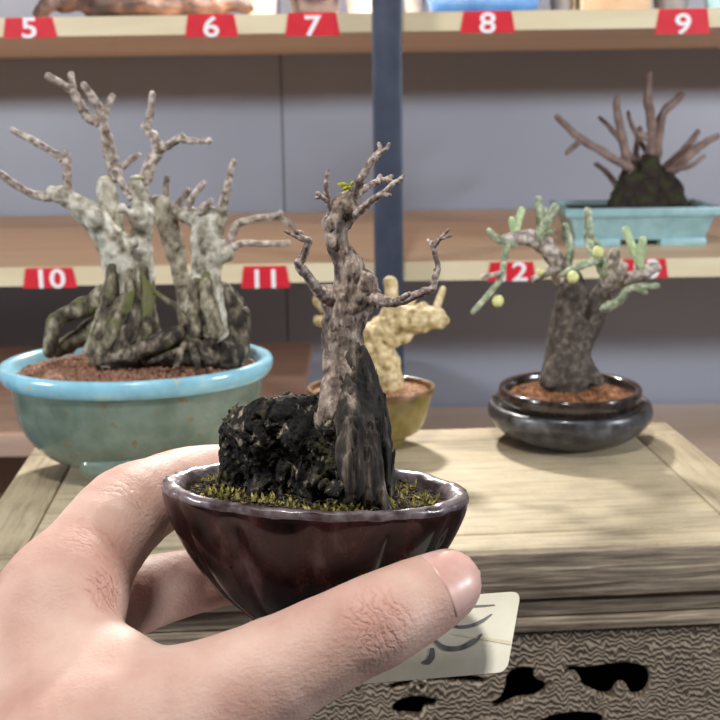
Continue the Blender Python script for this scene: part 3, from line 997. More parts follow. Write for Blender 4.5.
def rect_loft(levels_, y0, y1):
    V, Fc = [], []
    for (dx, z) in levels_:
        V += [[x0 + dx, y0 + dx, z], [x1 - dx, y0 + dx, z], [x1 - dx, y1 - dx, z], [x0 + dx, y1 - dx, z]]
    for i in range(len(levels_) - 1):
        for j in range(4):
            Fc.append((i * 4 + j, i * 4 + (j + 1) % 4, i * 4 + 4 + (j + 1) % 4, i * 4 + 4 + j))
    Fc.append((3, 2, 1, 0)); m = (len(levels_) - 1) * 4
    Fc.append((m, m + 1, m + 2, m + 3))
    return V, Fc


mb.add(*rect_loft([(.014, zs + .006), (.006, zs + ph - .009), (.001, zs + ph - .009), (0, zs + ph), (.006, zs + ph), (.007, zs + ph - .012)], fy, fy + .105))
spt = mb.build('pot', M['skyblue'], sky, True, .0012)
for fx in (x0 + .012, x1 - .060):
    for y0_ in (fy + .012, fy + .075):
        MB().box((fx, y0_, zs), (fx + .048, y0_ + .018, zs + .008)).build('foot', M['skyblue'], spt, True, .001)
cx, cyy = (x0 + x1) / 2, fy + .0525
part(MB().box((x0 + .008, fy + .008, zs + ph - .013), (x1 - .008, fy + .097, zs + ph - .005)).build('soil', M['bg_mound'], sky), None)
S = Sdf(.008)
yb = fy + .05
sdf_chain(S, [(622, 205, 13), (628, 182, 10), (630, 168, 7)], yb)
sdf_chain(S, [(648, 206, 22), (650, 186, 18), (652, 160, 8)], yb)
sdf_chain(S, [(676, 206, 12), (668, 188, 12), (664, 174, 6)], yb)
V, Fc = S.mesh(.0016, bark_disp(.003, 90, .001, 200, (1, 1, 1)), .005)
st = MB().add(V, Fc).build('root_mass', M['bg_mound'], sky)
for i, l in enumerate([
    [[(629, 176, 7), (624, 145, 5.5), (617, 112, 5), (617, 97, 3.4)]],
    [[(630, 168, 6, -.01), (606, 154, 5, -.02), (580, 138, 5, -.02), (557, 117, 3.6, -.02)], [(582, 139, 4, -.02), (567, 153, 3, -.02)]],
    [[(651, 165, 8), (652, 130, 6.5), (648, 98, 5.5), (649, 74, 4)], [(650, 138, 5), (638, 134, 4)]],
    [[(654, 165, 8, .01), (659, 130, 6.5, .01), (664, 112, 5.5, .01), (682, 95, 4.4, .01)]],
    [[(664, 180, 6), (686, 158, 6, .01), (700, 146, 5, .02), (718, 136, 3.4, .02)]],
    [[(660, 172, 5, .02), (682, 152, 4.5, .03), (698, 132, 3.4, .04)]],
    [[(620, 190, 4, .02), (606, 172, 3.4, .03), (596, 164, 3, .03)]],
    [[(640, 168, 4, .03), (636, 150, 4, .03), (640, 128, 3, .03)]],
    [[(634, 160, 3.4, .01), (612, 130, 3, .02), (600, 118, 2.4, .02)]],
    [[(668, 170, 3.4, -.01), (690, 166, 3, -.02), (704, 156, 2.4, -.02)]],
    [[(645, 150, 3.4, .02), (632, 126, 3, .03), (628, 112, 2.4, .03)]]]):
    branch('branch', [[(q[0], q[1], q[2] * .78, *q[3:]) for q in ln] for ln in l], M['bg_bark'], st, yb, 8, .25, 240, 240 + i, buds=1)

# ------------------------------------------------------------------ things along the upper shelf
zt = Z(.0768)


def simple_pot(name, label, cat, xa, xb, y, h, prof, m, group=None):
    a = P(xa, 5, y); b = P(xb, 5, y)
    c = np.array([(a[0] + b[0]) / 2, y, zt])
    rr = (b[0] - a[0]) / 2
    th = thing(name, label, cat, c, group)
    V, Fc = lathe([(.01, 0)] + smooth_prof([(r, z * h) for r, z in prof], 4), rr, rr * .9, 56, frame(c))
    MB().add(V, Fc).build('pot', m, th)
    return th, c, rr


std = [(.62, 0), (.66, .03), (.78, .35), (.92, .7), (1.0, .97), (1.02, 1.0), (.95, 1.0), (.92, .95), (.85, .6), (.01, .55)]
t, c, rr = simple_pot('flower_pot', 'dark plum glazed pot on upper shelf above tag 7', 'pot', 280, 350, 1.22, .075, std, M['plum'], 'pots on the upper shelf')
t, c, rr = simple_pot('flower_pot', 'white porcelain pot between driftwood and plum pot on upper shelf', 'pot', 236, 282, 1.27, .06, std, M['porcelain'], 'pots on the upper shelf')
t, c, rr = simple_pot('flower_pot', 'white porcelain pot beside steel post on upper shelf', 'pot', 340, 392, 1.27, .06, std, M['porcelain'], 'pots on the upper shelf')
t, c, rr = simple_pot('flower_pot', 'grey clay pot right of the bright blue pot on upper shelf', 'pot', 546, 578, 1.24, .05, std, M['greypot'], 'pots on the upper shelf')
t, c, rr = simple_pot('flower_pot', 'grey clay pot between wooden box and teal pot on upper shelf', 'pot', 648, 694, 1.24, .05, std, M['greypot'], 'pots on the upper shelf')
t, c, rr = simple_pot('flower_pot', 'teal blue pot at the right end of upper shelf', 'pot', 696, 760, 1.23, .055, std, M['skyblue'], 'pots on the upper shelf')
t, c, rr = simple_pot('flower_pot', 'grey clay pot beside steel post, left of the bright blue pot', 'pot', 402, 427, 1.25, .04, std, M['greypot'], 'pots on the upper shelf')
# bright blue tray
xa, xb = P(420, 5, 1.2)[0], P(550, 5, 1.2)[0]
x0, x1 = xa, xb
tr = thing('tray_pot', 'bright blue rectangular tray pot on upper shelf above tag 8', 'pot', ((xa + xb) / 2, 1.245, zt), 'pots on the upper shelf')
mb = MB(); mb.add(*rect_loft([(.012, zt + .003), (.003, zt + .03), (0, zt + .03), (0, zt + .036), (.006, zt + .036), (.008, zt + .02)], 1.2, 1.29))
tp = mb.build('pot', M['blueglaze'], tr, True, .001)
for fx in (xa + .016, xb - .030):
    for y0_ in (1.216, 1.262):
        MB().box((fx, y0_, zt), (fx + .014, y0_ + .012, zt + .005)).build('foot', M['blueglaze'], tp, True, .0006)
xa, xb = P(582, 5, 1.22)[0], P(650, 5, 1.22)[0]
bx = thing('wooden_box', 'tan wooden box on upper shelf left of tag 9', 'box', ((xa + xb) / 2, 1.25, zt))
MB().box((xa, 1.215, zt), (xb, 1.30, zt + .03)).build('body', M['tanwood'], bx, True, .001)
MB().box((xa - .002, 1.213, zt + .031), (xb + .002, 1.302, zt + .038)).build('lid', M['tanwood'], bx, True, .001)
# driftwood
dy = 1.2
dw = thing('driftwood', 'dark brown gnarled driftwood on upper shelf above tags 5 and 6', 'driftwood', (P(140, 15, dy)[0], dy, zt))
S = Sdf(.008)
sdf_chain(S, [(62, 2, 9), (90, 3, 11), (130, 2, 11), (170, -2, 13), (205, 2, 12), (235, 5, 8), (246, 8, 5)], dy)
sdf_chain(S, [(66, 0, 9), (50, 4, 7, -.01), (40, 14, 5, -.016)], dy)
sdf_chain(S, [(100, 0, 12), (120, -24, 11), (150, -40, 9)], dy)
sdf_chain(S, [(190, 0, 12), (200, -24, 8), (190, -45, 6)], dy)
sdf_chain(S, [(90, 5, 9, .0), (120, 8, 8, -.014), (215, 9, 7, -.008)], dy)
V, Fc = S.mesh(.0018, bark_disp(.003, 60, .0012, 150, (1, 1, 1)), .005, clip=lambda g: zt - g[..., 2])
MB().add(V, Fc).build('trunk', M['drift'], dw)

# ------------------------------------------------------------------ the hand-held tree in the lobed pot
HY = .29
hc = P(316, 486, HY)
hx = unit(P(470, 492.5, HY) - P(162, 478.5, HY))
tilt = math.radians(4.5)            # near side of the rim raised a little
hz = unit(np.cross(hx, np.cross(np.array([0, 0, 1.0]), hx)))
hyv = unit(np.cross(hz, hx))
hz2 = hz * math.cos(tilt) + hyv * math.sin(tilt)
hy2 = unit(np.cross(hz2, hx))
HA = np.linalg.norm(P(470, 492.5, HY) - P(162, 478.5, HY)) / 2
HB = .0272
fr = (hc, hx, hy2, hz2)
held = thing('potted_bonsai', 'small dark maroon lobed pot with gnarled tree held in the hand', 'bonsai', hc - hz2 * .037, 'small potted trees')
NL = 12


def lobes(t, z, r):
    s = abs(math.cos((t + .25) * NL / 2))
    dep = .055 * min(1, max(.35, (-z) / .008)) * (1 if z < 0 else .4)
    return 1 - dep * (1 - s) ** 2.2


pr = smooth_prof([(.40, -.0345), (.50, -.0315), (.67, -.0255), (.815, -.0180), (.905, -.0120), (.97, -.0060), (.99, -.0030), (.992, -.0016)], 6)
V, Fc = lathe([(.01, -.0345)] + pr, HA, HB, 240, fr, lobes)
hp = MB().add(V, Fc).build('pot', M['glaze'], held)
pr = smooth_prof([(.988, -.0019), (.999, -.0010), (.990, .0001), (.955, .0005), (.905, .0002), (.865, -.0010), (.845, -.0035), (.82, -.009)], 5)
V, Fc = lathe(pr, HA, HB, 240, fr, lobes)
V = V + np.outer(fbm(V * 260, 2, 5) * .0003, hz2)
part(MB().add(V, Fc).build('rim', M['glaze_rim'], hp), 'worn grey purple rim')
V, Fc = lathe(smooth_prof([(.34, -.0380), (.38, -.0378), (.41, -.0350), (.42, -.0335)], 4), HA, HB, 120, fr, None, True)
MB().add(V, Fc).build('foot', M['glaze'], hp)
sa, sb = HA * .845, HB * .845
so = MB().add(*soil_disc(fr, sa, sb, -.0030, .003, amp=.0006, seed=21))
granules(so, fr, sa * .96, sb * .96, -.0030, .003, 900, .0006, .6)
for _ in range(260):      # chips and fibres of litter
    r = math.sqrt(rng.uniform(.1, .95)); t = rng.uniform(0, 2 * math.pi)
    p = fr[0] + fr[1] * sa * r * math.cos(t) + fr[2] * sb * r * math.sin(t) + hz2 * (-.0030 + .003 * (1 - r * r) + .0007)
    d = unit(rng.normal(size=3) * np.array([1, 1, .3])) * rng.uniform(.001, .0025)
    so.tube([p - d, p + d * .1 + hz2 * .0003, p + d], [.00018, .00022, .00014], 5, 2)
part(so.build('soil', M['humus'], held), None, 'stuff')
hs = MB()
spots_ = [(206, 480), (214, 483), (220, 487), (226, 490), (234, 491), (242, 494), (250, 496), (258, 498), (268, 500), (282, 502), (298, 503), (314, 504), (332, 506), (350, 506), (366, 506), (384, 505), (396, 478), (402, 486), (408, 492), (397, 499), (414, 484)]
n0 = hz2
pl0 = hc - hz2 * .0022
clumps = [on_plane(mx, my, pl0, hz2) for mx, my in spots_ if my < 489 or mx > 390]
for t_ in list(range(186, 240, 5)) + list(range(243, 352, 7)):
    q_ = math.radians(t_); r_ = .80 + .06 * math.sin(t_ * 1.7)
    clumps.append(hc + hx * HA * .85 * r_ * math.cos(q_) + hy2 * HB * .85 * r_ * math.sin(q_))
for base in clumps:
    for _ in range(int(rng.choice([5, 9, 16, 30]))):
        p = base + hx * rng.normal() * .0016 + hy2 * abs(rng.normal()) * .0016 - hz2 * .0004
        u, v = (p - hc) @ hx / (HA * .85), (p - hc) @ hy2 / (HB * .85)
        if u * u + v * v > 1: continue
        p = p + hz2 * (-.0026 + .003 * (1 - u * u - v * v) - (p - hc) @ hz2)
        d = unit(hz2 + .8 * rng.normal(size=3)) * rng.uniform(.0010, .0030)
        w = unit(np.cross(d, rng.normal(size=3))) * .00028
        hs.add([p - w, p + w, p + d * .6 + w * 1.3, p + d, p + d * .6 - w * 1.3], [(0, 1, 2, 3, 4)])
part(hs.build('moss', M['moss'], held), None, 'stuff')
sd = MB()
sp = on_plane(236, 485, pl0, hz2)
sd.tube([sp, sp + hz2 * .0015, sp + hz2 * .0028], [.00025, .00022, .0002], 6, 3)
for ang, el, ln, zf in ((20, .3, .0021, .0028), (140, .4, .0020, .0029), (265, .3, .0019, .0025), (80, .8, .0013, .0030)):
    a = math.radians(ang)
    d = unit(hx * math.cos(a) + hy2 * math.sin(a) + hz2 * el); s_ = unit(np.cross(hz2, d))
    o_ = sp + hz2 * zf
    ring = [o_ + d * ln * (.5 - .5 * math.cos(q)) * 1.0 + s_ * ln * .42 * math.sin(q) for q in np.linspace(0, 2 * math.pi, 13)[:-1]]
    top = [r_ + hz2 * .00015 for r_ in ring]
    Fc = [tuple(range(12))[::-1], tuple(range(12, 24))] + [(i, (i + 1) % 12, 12 + (i + 1) % 12, 12 + i) for i in range(12)]
    sd.add(np.array(ring + top), Fc)
sd.build('seedling', M['seedling'], held)

# gnarled root mass
S = Sdf(.0035)
rk = [
    [(244, 428, 21, -.006), (258, 416, 20, -.007), (284, 413, 20, -.006), (312, 416, 25, -.004)],      # overhanging top lump
    [(247, 424, 22, .004), (290, 416, 22, .006), (316, 420, 28, .004)],
    [(238, 432, 16, -.004), (234, 454, 15, -.003), (230, 474, 14, -.003), (226, 490, 9, -.003)],       # left buttress
    [(258, 440, 15, -.008), (256, 460, 14, -.006), (262, 480, 15, -.006), (256, 496, 10, -.008)],
    [(300, 434, 16, -.010), (310, 452, 15, -.008), (304, 474, 15, -.008), (312, 496, 11, -.010)],
    [(280, 446, 15, -.004), (279, 470, 16, -.006), (282, 492, 12, -.007)],
    [(276, 462, 28, .003), (300, 472, 32, .002), (336, 478, 32, .001)],
    [(300, 440, 30, .006), (340, 455, 32, .005)],
    [(322, 402, 12, -.003), (332, 420, 14, -.008), (330, 444, 15, -.009), (336, 470, 15, -.010)],
    [(318, 482, 7, -.015), (336, 489, 8, -.016), (352, 493, 8, -.016), (362, 502, 6, -.015)],   # root knuckle at the front
]
for ch in rk: sdf_chain(S, ch, HY)
def rock_disp(p):
    q = p * np.array([1, 1, .8])
    low = fbm(q * 150, 2, 31) * .0013
    rid = -np.maximum(0, .34 - np.abs(fbm(q * 260 + 1.5 * fbm(q * 130, 1, 37)[..., None], 2, 33))) * -.0030
    w = 1.2 * fbm(p * 300, 1, 38)[..., None]
    crag = -np.maximum(0, .30 - np.abs(fbm(p * np.array([1, 1, .6]) * 620 + w, 2, 39))) * -.0022
    fine = fbm(p * 1500, 2, 35) * .00022
    return low + rid + crag + fine


V, Fc = S.mesh(.00040, rock_disp, .0034)
hm = part(MB().add(V, Fc).build('root_mass', M['rock'], held), 'black rugged root mass')
htr0 = hm
S = Sdf(.0022)
for ch in ([(356, 352, 10, -.003), (362, 378, 14, -.004), (366, 408, 15, -.007), (364, 450, 15, -.012), (372, 490, 14, -.013), (384, 508, 9, -.012)],
           [(352, 362, 14, 0), (366, 400, 18, 0), (374, 445, 17, -.004), (380, 494, 14, -.006)],
           [(346, 384, 14, -.005), (350, 420, 15, -.011), (350, 458, 14, -.014), (356, 492, 11, -.015)],
           [(356, 370, 14, .006), (370, 420, 18, .010), (378, 490, 15, .010)]):
    sdf_chain(S, ch, HY)


def strand_disp(p):
    q = (p + .0016 * np.stack([fbm(p * 90, 1, 51), fbm(p * 90, 1, 52), p[:, 0] * 0], -1)) * np.array([1, 1, .12])
    return (np.abs(fbm(q * 620, 2, 53)) - .3) * -.0016 + fbm(p * 200, 1, 54) * .0005 + fbm(p * 1300, 1, 55) * .00012


V2_, F2_ = S.mesh(.00042, strand_disp, .003)
part(MB().add(V2_, F2_).build('root', M['strand'], htr0), 'dark ridged twisted root')
# loose fibres and bark flakes standing off the root mass
fb = MB()
sel = rng.choice(len(V), 220, replace=False)
for i in sel:
    p = V[i]
    d = unit(rng.normal(size=3)) * rng.uniform(.0006, .0018)
    fb.tube([p - d * .3, p + d * .5, p + d + rng.normal(size=3) * .0003], [.00016, .00014, .00009], 4, 2)
fb.build('bark_fibre', M['rock'], hm)['kind'] = 'stuff'

S = Sdf(.003)
sdf_chain(S, [(322, 428, 7, -.010), (329, 408, 11, -.009), (338, 384, 16, -.005), (343, 356, 20.5), (342, 330, 20), (347, 312, 20), (354, 296, 20), (353, 281, 16.5), (346, 264, 11.5), (338.5, 248, 9), (335.5, 232, 10), (339, 217, 13), (346, 205, 12.5), (351, 198, 8)], HY)
sdf_chain(S, [(354, 300, 14), (366, 297, 10), (376, 299, 7)], HY)
sdf_chain(S, [(346, 304, 14), (333, 299, 9), (322, 292, 7)], HY)
for kx, ky, kr, kd in ((356, 261, 7, -.003), (354, 270, 7, -.004), (368, 282, 7, -.003), (330, 222, 6, -.003), (353, 211, 6, -.003), (332, 242, 5, -.004), (336, 206, 5, -.002)):
    S.add(P(kx, ky, HY + kd), P(kx, ky + 1, HY + kd), R(kr, HY), k=.002)


def trunk_disp(p):
    q = p * np.array([1, 1, .4])
    return fbm(q * 260, 2, 41) * .0006 + (np.abs(fbm(q * 700, 2, 43)) - .35) * -.0006 + fbm(p * 2200, 1, 45) * .00012


V, Fc = S.mesh(.0004, trunk_disp, .0016)
htr = MB().add(V, Fc).build('trunk', M['bark_brown'], held)
hl = [
    [[(352, 204, 6), (357, 188, 4.5, -.002), (365, 172, 4.2, -.003), (374, 158, 3.6, -.003), (380, 151, 2.6, -.002), (379, 144, 2, 0)], [(379, 154, 2.6, -.003), (386, 149, 2, -.004), (389, 144, 1.8, -.004)]],
    [[(353, 200, 5, .002), (362, 191, 3.4, .003), (372, 184, 3.2, .005), (383, 180, 3, .006), (391, 181, 2.6, .007)], [(378, 182, 2.6, .005), (380, 176, 2.4, .006)], [(386, 180, 2.6, .006), (392, 176, 2, .008)]],
    [[(356, 214, 5.5, -.003), (366, 205, 4.2, -.004), (378, 197, 3.6, -.005), (386, 191, 3, -.006), (394, 183, 2.6, -.006), (401, 180, 2.2, -.006)], [(384, 194, 2.8, -.006), (390, 195, 1.8, -.009)], [(397, 182, 2.2, -.006), (403, 176, 1.8, -.004)]],
    [[(333, 212, 4.5, -.002), (328, 202, 3, -.003), (326, 188, 2.6, -.004), (328, 171, 2.2, -.004)], [(328, 202, 2.6, -.003), (322, 197, 2.4, -.006), (317, 193, 2, -.008)], [(321, 197, 2, -.006), (316, 198, 1.6, -.006)]],
    [[(344, 302, 8), (328, 298, 8, -.003), (316, 288, 6, -.006), (306, 274, 5, -.008), (299, 265, 4.5, -.008), (304, 256, 4, -.008), (307, 246, 4, -.009), (308, 240, 3.4, -.010), (300, 238, 2.8, -.012), (296, 231, 2.4, -.014)], [(304, 240, 2.6, -.011), (294, 236, 1.8, -.016), (285, 231, 1.3, -.018)], [(303, 239, 2.4, -.011), (297, 233, 2, -.008), (302, 232, 1.8, -.008)], [(301, 268, 4, -.008), (297, 262, 3.4, -.010)]],
    [[(358, 297, 8, -.001), (374, 299, 7, -.004), (388, 302, 5.4, -.006), (400, 301, 5, -.007), (412, 297, 4.6, -.008), (424, 292, 4.2, -.009), (433, 288, 4, -.010), (435, 278, 3.6, -.010), (438, 267, 3, -.009), (435, 255, 2.8, -.008), (432, 243, 2.4, -.008)], [(434, 246, 2.4, -.008), (440, 239, 2, -.010), (448, 230, 1.5, -.012)], [(441, 239, 1.7, -.010), (451, 236, 1.2, -.014)], [(431, 245, 2, -.008), (428, 240, 1.6, -.006)], [(402, 298, 3.4, -.010), (409, 294, 2.6, -.012)]],
]
for i, l in enumerate(hl):
    branch('branch', l, M['twig'], htr, HY, 10, .20, 900, 300 + i, buds=2)
lf = MB()
b0 = P(350, 187, HY - .002)
lf.tube([P(349, 194, HY), P(349, 188, HY - .001), b0], [R(2, HY), R(2, HY), R(1.6, HY)], 6, 3)
for (ex_, ey_, wd) in ((337, 184, 3.4), (342, 190, 2.4), (353, 181, 1.6)):
    e = P(ex_, ey_, HY - .003); d = e - b0; s_ = unit(np.cross(d, np.array([0.2, 1, .3]))) * R(wd, HY)
    up_ = unit(np.cross(s_, d)) * R(.5, HY)
    ring = [b0, b0 + d * .35 + s_, b0 + d * .7 + s_ * .8, e, b0 + d * .7 - s_ * .8, b0 + d * .35 - s_]
    lf.add(np.array(ring + [r_ + up_ for r_ in ring]), [(5, 4, 3, 2, 1, 0), (6, 7, 8, 9, 10, 11)] + [(i, (i + 1) % 6, 6 + (i + 1) % 6, 6 + i) for i in range(6)])
lf.build('leaf', M['leaf'], htr)

# ------------------------------------------------------------------ card tucked under the thumb
cTR, cBR, cBL = P(521, 591, .2755), P(507, 672, .2640), P(350, 685, .2640)
cu_ = unit(cBR - cBL)
cn = unit(np.cross(cTR - cBR, cu_))
cn = cn if cn[1] < 0 else -cn
corners = [cTR, cBR, cBL, cBL + (cTR - cBR) * 1.02]


def round_poly(pts, r, k=6):
    out = []
    m = len(pts)
    for i in range(m):
        p = pts[i]; a = unit(pts[i - 1] - p); b = unit(pts[(i + 1) % m] - p)
        for t in np.linspace(0, 1, k):
            q0 = p + a * r; q2 = p + b * r
            out.append((1 - t) ** 2 * q0 + 2 * t * (1 - t) * p + t * t * q2)
    return out


ring = round_poly(corners, .0026)
th_ = .0006
n = len(ring)
cardV = np.array(ring + [r_ - cn * th_ for r_ in ring])
card = thing('plant_label', 'cream plastic plant label with grey brush strokes tucked under the thumb', 'label', (cBL + cBR) / 2)
MB().add(cardV, [tuple(range(n)), tuple(range(n, 2 * n))[::-1]] + [(i, n + i, n + (i + 1) % n, (i + 1) % n) for i in range(n)]).build('card', M['card'], card, False)


def stroke(pts, ws, m, name):
    q = [on_plane(x, y, cTR, cn) + cn * .00012 for x, y in pts]
    mp_ = len(q)
    C, W_ = [], []
    for t in np.linspace(0, mp_ - 1, (mp_ - 1) * 8 + 1):
        i = min(int(t), mp_ - 2); u = t - i
        p0 = q[max(i - 1, 0)]; p1 = q[i]; p2 = q[i + 1]; p3 = q[min(i + 2, mp_ - 1)]
        C.append(0.5 * ((2 * p1) + (p2 - p0) * u + (2 * p0 - 5 * p1 + 4 * p2 - p3) * u * u + (3 * p1 - p0 - 3 * p2 + p3) * u ** 3))
        W_.append(ws[i] * (1 - u) + ws[i + 1] * u)
    C = np.array(C); T = np.gradient(C, axis=0)
    V = []
    for c, t, w in zip(C, T, W_):
        s_ = unit(np.cross(cn, t)) * R(w, .27)
        V += [c + s_, c - s_]
    Fc = [(2 * i, 2 * i + 2, 2 * i + 3, 2 * i + 1) for i in range(len(C) - 1)]
    V = np.array(V); n_ = len(V)
    MB().add(np.concatenate([V, V - cn * .0001]), Fc + [tuple(n_ + i for i in f[::-1]) for f in Fc]).build(name, m, card, False)


stroke([(470, 606.5), (482, 606), (495, 605)], [1.4, 1.2, .5], M['ink'], 'ink_stroke')
stroke([(450, 624), (458, 627), (470, 626), (482, 621), (492, 614)], [1.6, 1.8, 1.8, 1.8, .5], M['ink'], 'ink_stroke')
stroke([(434, 640), (445, 648), (460, 648), (473, 642), (482, 634)], [1.5, 2.8, 2.6, 3.0, .5], M['ink'], 'ink_stroke')
stroke([(432, 648), (432, 656), (428, 662), (423, 662)], [2.0, 3.2, 3.0, 1.0], M['ink'], 'ink_stroke')
stroke([(452, 634), (480, 638), (511, 643)], [.3, 1.4, 2.2], M['stain'], 'stain')


# ------------------------------------------------------------------ the hand
H = Sdf(.010)


def J(px, py, Y, mm):
    return (P(px, py, Y), mm / 1000)


index = [J(60, 606, .268, 14), J(90, 556, .281, 12.2), J(126, 512, .298, 11.8), J(158, 494, .312, 10.4), J(192, 480, .324, 9.6), J(232, 474, .331, 8.4), J(262, 474, .333, 7.4)]
middle = [J(52, 650, .292, 14), J(100, 612, .308, 11.5), J(150, 592, .324, 10.4), J(190, 582, .329, 9.2), J(232, 574, .329, 8.4), J(280, 566, .324, 7.4)]
ring_f = [J(40, 700, .312, 13), J(90, 705, .328, 11), J(140, 712, .341, 10), J(215, 694, .338, 8.6), J(262, 682, .328, 7.6)]
pinky = [J(20, 750, .326, 11.5), J(70, 765, .338, 9.5), J(120, 775, .344, 8.6), J(180, 755, .338, 7.6), J(222, 740, .330, 6.8)]
thumb = [J(60, 770, .232, 19), J(140, 730, .240, 16.5), J(215, 702, .246, 14.2), J(300, 659, .250, 11.6), J(345, 636, .2515, 10.6), J(378, 620, .2525, 10.7), J(418, 600, .2575, 9.6), J(446, 585.5, .2615, 8.2)]
for ch in (index, middle, ring_f, pinky):
    H.chain(ch, .005)
H.chain(thumb, .004)
# palm, first web, wrist and forearm
H.chain([J(58, 606, .268, 14), J(20, 700, .262, 20), J(-40, 820, .250, 26)], .008)
H.chain([J(52, 650, .292, 14), J(10, 740, .282, 20), J(-50, 850, .262, 26)], .014)
H.chain([J(40, 700, .312, 13), J(-10, 790, .300, 19), J(-60, 880, .275, 24)], .014)
H.chain([J(20, 750, .326, 11.5), J(-30, 830, .312, 17), J(-70, 900, .285, 22)], .014)
H.chain([J(56, 650, .262, 11), J(105, 705, .248, 14)], .006)
H.chain([J(78, 646, .259, 9.4), J(116, 677, .2495, 11)], .004)
H.chain([J(36, 664, .258, 15), J(66, 742, .242, 17)], .008)
wr = P(-60, 860, .262)
el = np.array([-.24, .02, CZ - .36])
H.add(wr, wr + (el - wr) * .25, .027, .028, .02)
H.add(wr + (el - wr) * .25, el, .028, .038, .01)


def skin_disp(p):
    return fbm(p * 90, 2, 61) * .00025 + fbm(p * 700, 2, 63) * .00006


V, Fc = H.mesh(.0011, skin_disp, .001)
# relax the surface a little for even skin
E_ = np.concatenate([Fc[:, [0, 1]], Fc[:, [1, 2]], Fc[:, [2, 3]], Fc[:, [3, 0]]])
for _ in range(3):
    acc = np.zeros_like(V); cnt = np.zeros(len(V))
    np.add.at(acc, E_[:, 0], V[E_[:, 1]]); np.add.at(cnt, E_[:, 0], 1)
    np.add.at(acc, E_[:, 1], V[E_[:, 0]]); np.add.at(cnt, E_[:, 1], 1)
    V = V * .5 + .5 * acc / cnt[:, None]


